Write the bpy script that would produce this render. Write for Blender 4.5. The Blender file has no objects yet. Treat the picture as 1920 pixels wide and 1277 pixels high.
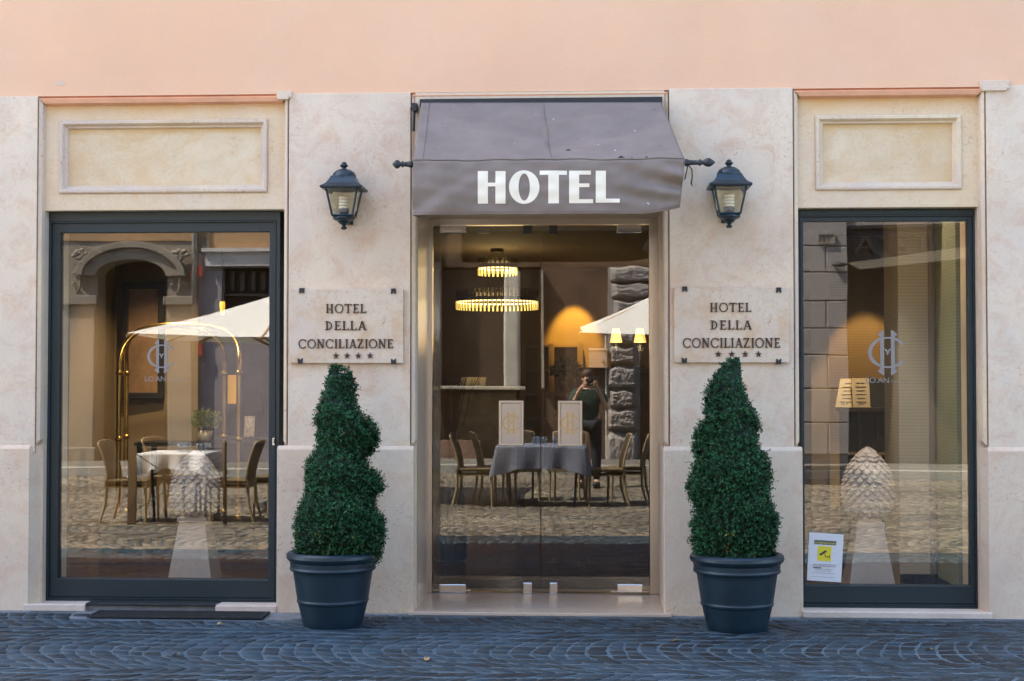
import bpy, bmesh, math, random
import numpy as np
from mathutils import Vector, Matrix, noise
R_=random.Random(7)
scene=bpy.context.scene
col=scene.collection
# ------------------------------------------------------------------ camera
CAM=Vector((0,-9.33,1.45)); F=2800.0
cd=bpy.data.cameras.new('camera'); cam=bpy.data.objects.new('camera',cd); col.objects.link(cam)
cam.location=CAM
YAW=math.atan(148/F); PIT=math.atan(77/F)
cam.rotation_euler=(math.pi/2+PIT,0,YAW)
cd.sensor_width=36; cd.lens=36*F/1920; cd.clip_start=0.02; cd.clip_end=500
scene.camera=cam
MR=cam.rotation_euler.to_matrix()
def P(u,v,Y):
    """photo pixel (u,v) -> (x,z) on the vertical plane y=Y"""
    d=MR@Vector((u-960,-(v-638.5),-F))
    t=(Y-CAM.y)/d.y
    p=CAM+d*t
    return p.x,p.z
def PX(u,Y,v=715): return P(u,v,Y)[0]
def PZ(v,Y,u=960): return P(u,v,Y)[1]
# ------------------------------------------------------------------ objects
def tag(o,label=None,cat=None,group=None,kind=None):
    if label: o['label']=label
    if cat: o['category']=cat
    if group: o['group']=group
    if kind: o['kind']=kind
    return o
def empty(name,loc=(0,0,0),rz=0,label=None,cat=None,group=None,parent=None):
    o=bpy.data.objects.new(name,None); col.objects.link(o)
    o.location=loc; o.rotation_euler=(0,0,rz); o.empty_display_size=.1
    if parent: o.parent=parent
    return tag(o,label,cat,group)
def copy_tree(o,parent=None):
    c=o.copy(); col.objects.link(c); c.parent=parent
    for ch in [x for x in bpy.data.objects if x.parent==o and x!=c]: copy_tree(ch,c)
    return c
class MB:
    def __init__(s): s.v=[]; s.f=[]; s.rnd=None
    def add(s,vs,fs):
        n=len(s.v); s.v+= [tuple(map(float,p)) for p in vs]; s.f+=[tuple(i+n for i in f) for f in fs]; return s
    def box(s,x0,x1,y0,y1,z0,z1):
        if x0>x1:x0,x1=x1,x0
        if y0>y1:y0,y1=y1,y0
        if z0>z1:z0,z1=z1,z0
        return s.add([(x0,y0,z0),(x1,y0,z0),(x1,y1,z0),(x0,y1,z0),(x0,y0,z1),(x1,y0,z1),(x1,y1,z1),(x0,y1,z1)],
          [(0,3,2,1),(4,5,6,7),(0,1,5,4),(1,2,6,5),(2,3,7,6),(3,0,4,7)])
    def obox(s,c,hx,hy,hz,M=None):
        M=M or Matrix.Identity(3); c=Vector(c); vs=[]
        for sz in(-1,1):
            for sx,sy in((-1,-1),(1,-1),(1,1),(-1,1)): vs.append(c+M@Vector((sx*hx,sy*hy,sz*hz)))
        return s.add(vs,[(0,3,2,1),(4,5,6,7),(0,1,5,4),(1,2,6,5),(2,3,7,6),(3,0,4,7)])
    def prism(s,poly,y0,y1,ax='y'):
        """poly of 2d points extruded: ax y -> (x,z), ax x -> (y,z), ax z -> (x,y)"""
        n=len(poly)
        def m(p,t): return {'y':(p[0],t,p[1]),'x':(t,p[0],p[1]),'z':(p[0],p[1],t)}[ax]
        vs=[m(p,y0) for p in poly]+[m(p,y1) for p in poly]
        fs=[tuple(range(n)),tuple(range(2*n-1,n-1,-1))]+[(i,i+n,(i+1)%n+n,(i+1)%n) for i in range(n)]
        return s.add(vs,fs)
    def ring(s,o,i,y0,y1):
        """rectangular ring, o,i=(x0,x1,z0,z1), front y0, back y1"""
        def c(r,y): return [(r[0],y,r[2]),(r[1],y,r[2]),(r[1],y,r[3]),(r[0],y,r[3])]
        vs=c(o,y0)+c(i,y0)+c(o,y1)+c(i,y1); fs=[]
        for k in range(4):
            j=(k+1)%4
            fs+=[(k,j,4+j,4+k),(8+k,12+k,12+j,8+j),(k,8+k,8+j,j),(4+k,4+j,12+j,12+k)]
        return s.add(vs,fs)
    def sweep(s,r,prof,sides='lbrt'):
        """profile (d inward,y) swept round rectangle r=(x0,x1,z0,z1)"""
        def c(d,y): return [(r[0]+d,y,r[2]+d),(r[1]-d,y,r[2]+d),(r[1]-d,y,r[3]-d),(r[0]+d,y,r[3]-d)]
        loops=[c(*p) for p in prof]; n=len(s.v)
        vs=[v for l in loops for v in l]; fs=[]
        for a in range(len(prof)-1):
            for k,nm in enumerate('brtl'):
                if nm in sides:
                    j=(k+1)%4; fs.append((a*4+k,a*4+j,a*4+4+j,a*4+4+k))
        return s.add(vs,fs)
    def lathe(s,prof,c=(0,0,0),seg=24,cap=True,rot=0,sx=1,sy=1):
        n=len(prof); vs=[]; fs=[]
        for r,z in prof:
            for k in range(seg):
                a=2*math.pi*k/seg+rot; vs.append((c[0]+r*math.cos(a)*sx,c[1]+r*math.sin(a)*sy,c[2]+z))
        for i in range(n-1):
            for k in range(seg):
                j=(k+1)%seg; fs.append((i*seg+k,i*seg+j,(i+1)*seg+j,(i+1)*seg+k))
        if cap: fs+=[tuple(range(seg-1,-1,-1)),tuple((n-1)*seg+k for k in range(seg))]
        return s.add(vs,fs)
    def tube(s,pts,r,seg=8,cap=True):
        pts=[Vector(p) for p in pts]; rs=r if isinstance(r,(list,tuple)) else [r]*len(pts)
        vs=[];fs=[];up=None
        for i,p in enumerate(pts):
            t=(pts[min(i+1,len(pts)-1)]-pts[max(i-1,0)]).normalized()
            if up is None:
                up=Vector((0,0,1)) if abs(t.z)<.9 else Vector((1,0,0))
            a=t.cross(up)
            if a.length<1e-4: a=t.cross(Vector((.3,1,0)))
            a.normalize(); b=a.cross(t).normalized(); up=b
            for k in range(seg):
                an=2*math.pi*k/seg; vs.append(p+(a*math.cos(an)+b*math.sin(an))*rs[i])
        for i in range(len(pts)-1):
            for k in range(seg):
                j=(k+1)%seg; fs.append((i*seg+k,(i+1)*seg+k,(i+1)*seg+j,i*seg+j))
        if cap: fs+=[tuple(range(seg)),tuple((len(pts)-1)*seg+k for k in range(seg-1,-1,-1))]
        return s.add(vs,fs)
    def grid(s,fn,nu,nv):
        vs=[fn(i/nu,j/nv) for j in range(nv+1) for i in range(nu+1)]
        fs=[(j*(nu+1)+i,j*(nu+1)+i+1,(j+1)*(nu+1)+i+1,(j+1)*(nu+1)+i) for j in range(nv) for i in range(nu)]
        return s.add(vs,fs)
    def build(s,name,mat,parent=None,smooth=False,bevel=0,seg=2,solid=0,loc=None,fix=True,subs=0,**kw):
        us=sorted({i for f in s.f for i in f})
        if len(us)<len(s.v):
            mp={a:b for b,a in enumerate(us)}; s.v=[s.v[i] for i in us]; s.f=[tuple(mp[i] for i in f) for f in s.f]
        me=bpy.data.meshes.new(name); me.from_pydata(s.v,[],s.f); me.update()
        if fix and len(s.f)<60000:
            bm=bmesh.new(); bm.from_mesh(me); bmesh.ops.recalc_face_normals(bm,faces=bm.faces); bm.to_mesh(me); bm.free()
        if s.rnd is not None:
            at=me.attributes.new('rnd','FLOAT','FACE'); at.data.foreach_set('value',np.asarray(s.rnd,dtype=np.float32))
        me.materials.append(mat)
        if smooth:
            me.polygons.foreach_set('use_smooth',[True]*len(me.polygons))
        o=bpy.data.objects.new(name,me); col.objects.link(o)
        if parent: o.parent=parent
        if loc is not None: o.location=loc
        if subs:
            m=o.modifiers.new('sub','SUBSURF'); m.levels=m.render_levels=subs
        if solid:
            m=o.modifiers.new('sol','SOLIDIFY'); m.thickness=solid; m.offset=0
        if bevel:
            m=o.modifiers.new('bev','BEVEL'); m.width=bevel; m.segments=seg; m.limit_method='ANGLE'; m.angle_limit=math.radians(35)
            if not smooth: m.harden_normals=False
        return tag(o,**kw) if kw else o
def text_mb(txt,x,z,y,h,mb=None,align='CENTER',mirror=False,depth=.001,rx=None):
    c=bpy.data.curves.new('t','FONT'); c.body=txt; c.size=1; c.extrude=.001; c.align_x=align
    o=bpy.data.objects.new('t',c); col.objects.link(o)
    dg=bpy.context.evaluated_depsgraph_get(); me=bpy.data.meshes.new_from_object(o.evaluated_get(dg))
    mb=mb or MB(); k=h/.72
    vs=[(x+p.co.x*k*(-1 if mirror else 1),y-(1 if p.co.z>0 else -1)*depth/2,z+p.co.y*k) for p in me.vertices]
    mb.add(vs,[tuple(f.vertices) for f in me.polygons])
    bpy.data.objects.remove(o); bpy.data.meshes.remove(me); bpy.data.curves.remove(c)
    return mb
# ------------------------------------------------------------------ materials
def dens(prof,k=.06):
    out=[prof[0]]
    for a,b in zip(prof,prof[1:]):
        for t in(k,1-k): out.append((a[0]+(b[0]-a[0])*t,a[1]+(b[1]-a[1])*t))
        out.append(b)
    return out
def mat(name,c,rough=.6,metal=0,var=0,vs=4,c2=None,bump=0,bs=40,coord='Object',spec=.5,rnd=0,emit=None,es=0,trans=0,extra=None):
    m=bpy.data.materials.new(name); m.use_nodes=True; nt=m.node_tree; N=nt.nodes; L=nt.links
    b=N['Principled BSDF']; b.inputs['Base Color'].default_value=(*c,1); b.inputs['Roughness'].default_value=rough
    b.inputs['Metallic'].default_value=metal; b.inputs['Specular IOR Level'].default_value=spec
    tc=N.new('ShaderNodeTexCoord')
    src=tc.outputs[coord]
    colr=None
    if var or c2:
        n=N.new('ShaderNodeTexNoise'); n.inputs['Scale'].default_value=vs; n.inputs['Detail'].default_value=8; n.inputs['Roughness'].default_value=.62
        L.new(src,n.inputs['Vector'])
        r=N.new('ShaderNodeMapRange'); r.inputs[1].default_value=.33; r.inputs[2].default_value=.67; L.new(n.outputs['Fac'],r.inputs[0])
        mx=N.new('ShaderNodeMix'); mx.data_type='RGBA'; L.new(r.outputs[0],mx.inputs[0])
        d=c2 or tuple(x*(1-var) for x in c)
        e=c if c2 else tuple(min(1,x*(1+var)) for x in c)
        mx.inputs[6].default_value=(*d,1); mx.inputs[7].default_value=(*e,1)
        colr=mx.outputs[2]
    if rnd:
        a=N.new('ShaderNodeAttribute'); a.attribute_name='rnd'
        hs=N.new('ShaderNodeHueSaturation'); 
        if colr: L.new(colr,hs.inputs['Color'])
        else: hs.inputs['Color'].default_value=(*c,1)
        r2=N.new('ShaderNodeMapRange'); r2.inputs[3].default_value=1-rnd; r2.inputs[4].default_value=1+rnd; L.new(a.outputs['Fac'],r2.inputs[0]); L.new(r2.outputs[0],hs.inputs['Value'])
        colr=hs.outputs[0]
    if colr: L.new(colr,b.inputs['Base Color'])
    if bump:
        n2=N.new('ShaderNodeTexNoise'); n2.inputs['Scale'].default_value=bs; n2.inputs['Detail'].default_value=6; L.new(src,n2.inputs['Vector'])
        bp=N.new('ShaderNodeBump'); bp.inputs['Strength'].default_value=min(1,bump); bp.inputs['Distance'].default_value=.004*max(1,bump); L.new(n2.outputs['Fac'],bp.inputs['Height']); L.new(bp.outputs[0],b.inputs['Normal'])
    if emit:
        b.inputs['Emission Color'].default_value=(*emit,1); b.inputs['Emission Strength'].default_value=es
    if trans:
        t=N.new('ShaderNodeBsdfTranslucent'); t.inputs[0].default_value=(*c,1)
        ms=N.new('ShaderNodeMixShader'); ms.inputs[0].default_value=trans
        if colr: L.new(colr,t.inputs[0])
        L.new(b.outputs[0],ms.inputs[1]); L.new(t.outputs[0],ms.inputs[2]); L.new(ms.outputs[0],N['Material Output'].inputs[0])
    if extra and colr is None:
        rg=N.new('ShaderNodeRGB'); rg.outputs[0].default_value=(*c,1); colr=rg.outputs[0]
    if extra: extra(m,nt,b,src,colr)
    return m
def glass(name,tint=(.95,.96,.95),f0=.06,wav=.0,rough=0.0,ws=1.3):
    m=bpy.data.materials.new(name); m.use_nodes=True; nt=m.node_tree; N=nt.nodes; L=nt.links
    N.remove(N['Principled BSDF'])
    t=N.new('ShaderNodeBsdfTransparent'); t.inputs[0].default_value=(*tint,1)
    g=N.new('ShaderNodeBsdfGlossy'); g.inputs['Roughness'].default_value=rough; g.inputs[0].default_value=(1,1,1,1)
    lw=N.new('ShaderNodeLayerWeight'); lw.inputs[0].default_value=.5
    pw=N.new('ShaderNodeMath'); pw.operation='POWER'; pw.inputs[1].default_value=4
    L.new(lw.outputs['Facing'],pw.inputs[0])
    mr=N.new('ShaderNodeMapRange'); mr.inputs[3].default_value=f0; mr.inputs[4].default_value=.9; L.new(pw.outputs[0],mr.inputs[0])
    mx=N.new('ShaderNodeMixShader'); L.new(mr.outputs[0],mx.inputs[0]); L.new(t.outputs[0],mx.inputs[1]); L.new(g.outputs[0],mx.inputs[2])
    L.new(mx.outputs[0],N['Material Output'].inputs[0])
    if wav:
        tc=N.new('ShaderNodeTexCoord'); n=N.new('ShaderNodeTexNoise'); n.inputs['Scale'].default_value=ws; n.inputs['Detail'].default_value=1
        L.new(tc.outputs['Object'],n.inputs['Vector'])
        bp=N.new('ShaderNodeBump'); bp.inputs['Strength'].default_value=1; bp.inputs['Distance'].default_value=wav
        L.new(n.outputs['Fac'],bp.inputs['Height']); L.new(bp.outputs[0],g.inputs['Normal'])
    return m
def stone_mat(name,base,stain=(.58,.33,.19),stamt=.5,rough=.7,pits=True,seed=0,cold=(.60,.49,.41),topz=None,toph=.12,topc=(.66,.40,.16),bump=.35,veins=False):
    """travertine: cloudy beige and pink, small dark pits, brown weather blotches"""
    m=bpy.data.materials.new(name); m.use_nodes=True; nt=m.node_tree; N=nt.nodes; L=nt.links
    b=N['Principled BSDF']; b.inputs['Roughness'].default_value=rough; b.inputs['Specular IOR Level'].default_value=.35
    tc=N.new('ShaderNodeTexCoord'); mp=N.new('ShaderNodeMapping'); mp.inputs['Location'].default_value=(seed*3.1,seed*1.7,seed*2.3); L.new(tc.outputs['Object'],mp.inputs[0])
    def noise(sc,det=8,ro=.6,stretch=None,dist=0):
        n=N.new('ShaderNodeTexNoise'); n.inputs['Scale'].default_value=sc; n.inputs['Detail'].default_value=det; n.inputs['Roughness'].default_value=ro; n.inputs['Distortion'].default_value=dist
        if stretch:
            q=N.new('ShaderNodeMapping'); q.inputs['Scale'].default_value=stretch; L.new(mp.outputs[0],q.inputs[0]); L.new(q.outputs[0],n.inputs[0])
        else: L.new(mp.outputs[0],n.inputs[0])
        return n.outputs['Fac']
    def rng(x,a,c,lo=0,hi=1):
        r=N.new('ShaderNodeMapRange'); r.inputs[1].default_value=a; r.inputs[2].default_value=c; r.inputs[3].default_value=lo; r.inputs[4].default_value=hi; L.new(x,r.inputs[0]); return r.outputs[0]
    def mix(f,a,c,mode='MIX'):
        x=N.new('ShaderNodeMix'); x.data_type='RGBA'; x.blend_type=mode
        if isinstance(f,float): x.inputs[0].default_value=f
        else: L.new(f,x.inputs[0])
        for s_,q in((6,a),(7,c)):
            if isinstance(q,tuple): x.inputs[s_].default_value=(*q,1)
            else: L.new(q,x.inputs[s_])
        return x.outputs[2]
    c=mix(rng(noise(1.6,6),.35,.65),base,cold)
    c=mix(rng(noise(6,10,.75,dist=.6),.47,.66,0,stamt),c,stain)
    c=mix(rng(noise(1.1,4,.5),.55,.75,0,.35),c,tuple(x*.72 for x in stain))
    c=mix(rng(noise(2.2,8,.65,(1.4,1.4,.5)),.52,.75,0,.5),c,tuple(min(1,x*1.16) for x in base))
    c=mix(rng(noise(70,4,.8),.35,.65,0,.22),c,tuple(x*.62 for x in base))
    sp_=N.new('ShaderNodeMath'); sp_.operation='MULTIPLY'; L.new(rng(noise(42,6,.8),.54,.66,0,.85),sp_.inputs[0]); L.new(rng(noise(2.4,5,.7,dist=.6),.46,.64),sp_.inputs[1]); c=mix(sp_.outputs[0],c,tuple(x*.62 for x in stain))
    if pits:
        pn=noise(70,3,.6,(1,1,1.8)); big=noise(3.0,3)
        mu=N.new('ShaderNodeMath'); mu.operation='MULTIPLY'; L.new(rng(pn,.66,.73),mu.inputs[0]); L.new(rng(big,.45,.6,.1,1),mu.inputs[1])
        c=mix(mu.outputs[0],c,tuple(x*.42 for x in stain))
    if veins: c=mix(rng(noise(1.9,5,.6,(1,1,1.6),dist=1.6),.48,.66,0,.42),c,(.78,.68,.50)); c=mix(rng(noise(3.3,5,.6,(1.3,1,1),dist=2.2),.52,.66,0,.4),c,(.66,.46,.24))
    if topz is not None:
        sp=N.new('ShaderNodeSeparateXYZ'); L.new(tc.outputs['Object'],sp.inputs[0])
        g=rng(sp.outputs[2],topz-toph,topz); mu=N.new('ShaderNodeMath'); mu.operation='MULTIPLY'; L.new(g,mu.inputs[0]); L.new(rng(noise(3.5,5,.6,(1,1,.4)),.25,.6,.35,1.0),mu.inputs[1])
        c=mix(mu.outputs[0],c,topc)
    L.new(c,b.inputs['Base Color'])
    bp=N.new('ShaderNodeBump'); bp.inputs['Strength'].default_value=bump; bp.inputs['Distance'].default_value=.004; L.new(noise(60,8,.7),bp.inputs['Height']); L.new(bp.outputs[0],b.inputs['Normal'])
    return m
M={}
M['stone']=stone_mat('travertine',(.76,.62,.46),cold=(.68,.58,.47),stamt=.55)
M['plinth']=stone_mat('plinth_travertine',(.74,.60,.44),stamt=.42,seed=4,cold=(.67,.55,.43))
M['stone_edge']=stone_mat('moulded_travertine',(.74,.60,.41),seed=2,pits=False,stamt=.2)
M['lintel']=stone_mat('lintel_stone',(.72,.58,.40),seed=3,stamt=.25,cold=(.66,.53,.42),stain=(.66,.43,.24),pits=False)
M['panel']=stone_mat('panel_marble',(.60,.46,.31),seed=5,stamt=.3,cold=(.70,.60,.47),stain=(.60,.40,.22),pits=False,bump=.6)
M['polished']=stone_mat('polished_marble',(.64,.50,.36),seed=6,rough=.22,pits=False,bump=.02,stamt=.25)
M['sill']=stone_mat('pale_sill_stone',(.66,.58,.47),seed=7,pits=False,stamt=.15)
def plaster_extra(m,nt,b,src,colr):
    N=nt.nodes;L=nt.links
    n=N.new('ShaderNodeTexNoise'); n.inputs['Scale'].default_value=.9; n.inputs['Detail'].default_value=10; n.inputs['Roughness'].default_value=.7; L.new(src,n.inputs[0])
    r=N.new('ShaderNodeMapRange'); r.inputs[1].default_value=.45; r.inputs[2].default_value=.75; r.inputs[4].default_value=.55; L.new(n.outputs[0],r.inputs[0])
    x=N.new('ShaderNodeMix'); x.data_type='RGBA'; L.new(r.outputs[0],x.inputs[0]); L.new(colr,x.inputs[6]); x.inputs[7].default_value=(.74,.52,.37,1); L.new(x.outputs[2],b.inputs['Base Color'])
M['plaster']=mat('peach_plaster',(.76,.47,.30),.85,var=.04,vs=1.2,bump=.5,bs=70,spec=.2,extra=plaster_extra)
M['plaster_edge']=mat('painted_moulding',(.76,.40,.24),.7,var=.08,vs=6,bump=.4,bs=50)
M['frame']=mat('dark_window_paint',(.011,.027,.034),.42,bump=.1,bs=200,var=.1,vs=2)
M['frame2']=mat('dark_sash_paint',(.010,.024,.030),.45,bump=.1,bs=200,var=.1,vs=2)
M['steel']=mat('brushed_steel',(.58,.52,.45),.28,1,bump=.05,bs=30)
M['brasssteel']=mat('warm_steel',(.60,.53,.44),.40,1)
M['chrome']=mat('polished_steel',(.75,.72,.68),.12,1)
M['black']=mat('black_iron',(.012,.016,.02),.45,bump=.2,bs=80)
M['lantern']=mat('lantern_iron',(.006,.022,.034),.35,bump=.3,bs=60,var=.15,vs=20)
M['glasswin']=glass('window_glass',(.93,.94,.92),.078,.0011,0,1.1)
M['glassdoor']=glass('door_glass',(.90,.90,.87),.07,.0008,0,.9)
M['lampglass']=glass('lantern_glass',(1,.99,.95),.05)
M['tumbler']=glass('tumbler_glass',(.85,.88,.9),.12)
M['pot']=mat('navy_plastic_pot',(.006,.020,.032),.42,bump=.25,bs=30,var=.25,vs=5)
M['soil']=mat('potting_soil',(.03,.02,.014),.95,bump=1,bs=60)
M['leaf']=mat('boxwood_leaf',(.015,.070,.025),.5,rnd=.85,var=.4,vs=7,trans=.15,spec=.25)
M['newleaf']=mat('yellowed_leaf',(.10,.12,.030),.5,rnd=.5,var=.5,vs=30,trans=.2,spec=.25)
M['twig']=mat('boxwood_twig',(.008,.022,.012),.9)
def awn_extra(m,nt,b,src,colr):
    N=nt.nodes;L=nt.links
    n=N.new('ShaderNodeTexNoise'); n.inputs['Scale'].default_value=26; n.inputs['Detail'].default_value=2; L.new(src,n.inputs[0])
    r=N.new('ShaderNodeMapRange'); r.inputs[1].default_value=.745; r.inputs[2].default_value=.77; L.new(n.outputs[0],r.inputs[0])
    n2=N.new('ShaderNodeTexNoise'); n2.inputs['Scale'].default_value=30; n2.inputs['Detail'].default_value=2; 
    mp=N.new('ShaderNodeMapping'); mp.inputs['Location'].default_value=(9,3,5); L.new(src,mp.inputs[0]); L.new(mp.outputs[0],n2.inputs[0])
    r2=N.new('ShaderNodeMapRange'); r2.inputs[1].default_value=.76; r2.inputs[2].default_value=.78; L.new(n2.outputs[0],r2.inputs[0])
    x=N.new('ShaderNodeMix'); x.data_type='RGBA'; L.new(r.outputs[0],x.inputs[0]); L.new(colr,x.inputs[6]); x.inputs[7].default_value=(.55,.52,.48,1)
    y=N.new('ShaderNodeMix'); y.data_type='RGBA'; L.new(r2.outputs[0],y.inputs[0]); L.new(x.outputs[2],y.inputs[6]); y.inputs[7].default_value=(.05,.05,.05,1)
    L.new(y.outputs[2],b.inputs['Base Color'])
M['awning']=mat('awning_canvas',(.205,.168,.145),.8,var=.13,vs=4,bump=.15,bs=300,spec=.3,extra=awn_extra)
M['awnseam']=mat('awning_seam',(.17,.13,.12),.85)
M['white']=mat('white_paint',(.80,.74,.60),.6)
M['bronze']=mat('bronze_letter',(.055,.040,.032),.45,.5,var=.4,vs=60)
M['orange_stain']=mat('rust_stain',(.45,.22,.08),.8)
def plaque_extra(m,nt,b,src,colr): pass
M['plaque']=stone_mat('plaque_marble',(.70,.59,.46),seed=9,stamt=.75,pits=False,stain=(.60,.38,.20),rough=.45)
M['mortar']=mat('joint_mortar',(.062,.095,.118),.9,var=.35,vs=3,bump=.8,bs=60)
M['sett2']=mat('sun_toned_sett',(.16,.132,.095),.6,rnd=.6,var=.3,vs=6,bump=.3,bs=90)  # outer setts: warm sunlight put into the tan colour
M['cobble']=mat('basalt_shade_sett',(.013,.030,.043),.6,rnd=.75,var=.3,vs=9,bump=.3,bs=90)  # setts by the wall: blue shade put into the colour
M['paving']=mat('far_paving',(.15,.14,.12),.8,var=.3,vs=8,bump=1,bs=30)
M['concrete']=mat('grey_cement',(.16,.17,.18),.85,var=.25,vs=9,bump=.8,bs=60)
M['rubber']=mat('black_rubber',(.012,.015,.018),.6,var=.5,vs=30)
M['pane_paint']=mat('etched_vinyl',(.26,.24,.22),.8)
def shade_light(): pass
# ================================================================== HOTEL BUILDING
H=9.2
hotel=empty('hotel_building',(0,0,0),label='peach plastered hotel with travertine pilasters, two dark shop windows and a glass entrance',cat='building')
zc=(PZ(176,0,300)+PZ(172,0,1300))/2          # underside of the peach plaster
zp=PZ(836,0,660)                            # top of the plinth course
xa,xb1,xb2,xc1,xc2,xd=PX(66,0),PX(540,0),PX(769,0),PX(1256,0),PX(1489,0),PX(1853,0)
# plaster above
mb=MB(); mb.box(-19,14,.012,.55,zc+.004,H); mb.build('plaster_wall',M['plaster'],hotel)
mb=MB(); mb.box(-19,14,-.02,.6,H,H+.12); mb.build('roof_coping',M['lintel'],hotel,bevel=.02)
# pilasters and plinths
for i,(x0,x1,dep,tv) in enumerate(((-19,xa,.5,183),(xb1,xb2,.84,176),(xc1,xc2,.84,170),(xd,14,.5,172))):
    zt=PZ(tv,0,[30,650,1370,1880][i])
    zt=max(zt,zc+.004)+(.006 if i>1 else 0)
    o=MB().box(x0,x1,0,dep,zp-.05,zt).build('pilaster',M['stone'],hotel,bevel=.004)
    if i in(0,3):   # one joint far away
        pass
# moulded strips beside the bays (stone at the sides, peach along the top)
prof=[(0,.04),(.005,.04),(.007,.004),(.010,.006),(.012,.0),(.030,.012),(.036,.045),(.036,.12)]
def bay(x0,x1,zt,zb):
    for sd_ in 'lr': MB().sweep((x0,x1,zb,zt),prof,sd_).build('bay_moulding',M['stone_edge'],hotel)
    MB().sweep((x0-.001,x1+.001,zb,zt+.001),[(0,.012)]+[(d*1.45,y-.004) for d,y in prof[1:]],'t').build('painted_bead',M['plaster_edge'],hotel)
bay(xa,xb1,zc,zp); bay(xb2,xc1,zc,zp); bay(xc2,xd,zc,zp)
for (u0,u1,v0,v1) in((516,545,171,187),(1843,1898,151,171)):
    x0,x1=PX(u0,-.006),PX(u1,-.006); z1,z0=PZ(v0,-.006,u0),PZ(v1,-.006,u0)
    MB().box(x0,x1,-.012,.03,z0+.012,z1).box(x0+.008,x1-.02,-.020,.028,z0,z0+.028).build('moulding_stub',M['lintel'],hotel,bevel=.003)
x,z=P(113,156,.01); MB().prism([(x-.03,z-.008),(x+.02,z-.012),(x+.032,z+.004),(x-.01,z+.012)],.0095,.013).build('plaster_chip',M['sill'],hotel)
# thin backing behind the mouldings so the bay jambs are solid
for (x0,x1,dep) in((xa,xa+.036,.5),(xb1-.036,xb1,.5),(xb2,xb2+.036,.84),(xc1-.036,xc1,.84),(xc2,xc2+.030,.5),(xd-.044,xd,.5)):
    MB().box(x0+.001,x1-.001,.06,dep-.003,0,zc).build('jamb',M['stone_edge'],hotel)
# plinths, 2 cm proud, with a bright splayed top edge
for (u0,u1,dep) in((None,57,.5),(520,776,.84),(1244,1504,.84),(1851,None,.5)):
    x0=-19 if u0 is None else PX(u0,-.02); x1=14 if u1 is None else PX(u1,-.02)
    mb=MB(); mb.prism([(-.022,-.02),(-.022,zp-.022),(-.004,zp),(.03,zp),(.03,-.02)],x0,x1,'x')
    mb.build('plinth',M['plinth'],hotel,bevel=.005)
    MB().box(x0+.003,x1-.003,.031,dep-.004,0,zp-.012).build('plinth_core',M['plinth'],hotel)
for a,b,c in((PX(57,-.02),xa+.036,-1),(PX(1851,-.02),xd-.046,1)):
    MB().prism([(a,-.012),(a,.11),(b,.11),(b-c*.0,.085)],0,zp-.004,'z').build('plinth_return',M['plinth'],hotel)
# lintels with moulded panels
def lintel(u0,u1,v0,v1,p0,p1,q0,q1):
    Y=.052; x0,x1=PX(u0,Y),PX(u1,Y); z1,z0=PZ(v0,Y,(u0+u1)/2),PZ(v1,Y,(u0+u1)/2)
    px0,px1=PX(p0,Y),PX(p1,Y); pz1,pz0=PZ(q0,Y,(p0+p1)/2),PZ(q1,Y,(p0+p1)/2)
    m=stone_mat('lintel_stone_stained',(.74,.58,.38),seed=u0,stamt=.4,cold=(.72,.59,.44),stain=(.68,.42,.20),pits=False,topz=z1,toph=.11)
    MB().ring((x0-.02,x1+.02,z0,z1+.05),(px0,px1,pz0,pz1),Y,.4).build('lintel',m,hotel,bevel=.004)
    w=.052
    o=MB().sweep((px0,px1,pz0,pz1),[(0,Y+.01),(.0,Y-.010),(.008,Y-.016),(.022,Y-.016),(.030,Y-.004),(.036,Y+.010),(.046,Y+.012),(w,Y+.026),(w,Y+.06)]).build('panel_moulding',M['stone_edge'],hotel)
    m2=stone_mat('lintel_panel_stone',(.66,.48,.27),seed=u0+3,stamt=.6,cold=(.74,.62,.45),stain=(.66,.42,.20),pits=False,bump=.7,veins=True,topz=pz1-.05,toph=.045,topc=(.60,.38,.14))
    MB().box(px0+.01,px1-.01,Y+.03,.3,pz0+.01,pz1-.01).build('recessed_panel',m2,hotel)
    return z0
zL=lintel(79,528,190,394,108,500,225,362)
zR=lintel(1501,1836,187,389,1531,1806,216,356)
# ---- shop windows
def shopwin(outer,gl,inner_off,lab):
    Y=.12
    um=(outer[0]+outer[1])/2
    o=(PX(outer[0],Y,760),PX(outer[1],Y,760),PZ(outer[3],Y,um),PZ(outer[2],Y,um))
    g=(PX(gl[0],.15,760),PX(gl[1],.15,760),PZ(gl[3],.15,um),PZ(gl[2],.15,um))
    mid=tuple(o[i]+(g[i]-o[i])*inner_off[i] for i in range(4))
    fr=MB().ring(o,mid,Y,.26).build('window_frame',M['frame'],hotel,bevel=.003,label=lab)
    MB().ring((mid[0]+.002,mid[1]-.002,mid[2]+.002,mid[3]-.002),(mid[0]+.010,mid[1]-.010,mid[2]+.010,mid[3]-.010),Y-.004,Y+.03).build('window_bead',M['frame2'],fr)
    MB().ring((mid[0]+.010,mid[1]-.010,mid[2]+.010,mid[3]-.010),g,Y+.012,.21).build('window_sash',M['frame2'],fr,bevel=.004)
    MB().box(g[0]-.008,g[1]+.008,.160,.168,g[2]-.008,g[3]+.008).build('window_pane',M['glasswin'],fr)
    return fr,o,g
fl,oL,gL=shopwin((78,524,397,1131),(112,505,436,1085),(.42,.35,.15,.45),'dark framed tall display window left of the entrance')
frr,oR,gR=shopwin((1500,1838,393,1141),(1507,1817,415,1097),(.2,.45,.12,.45),'dark framed tall display window right of the entrance')
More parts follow.
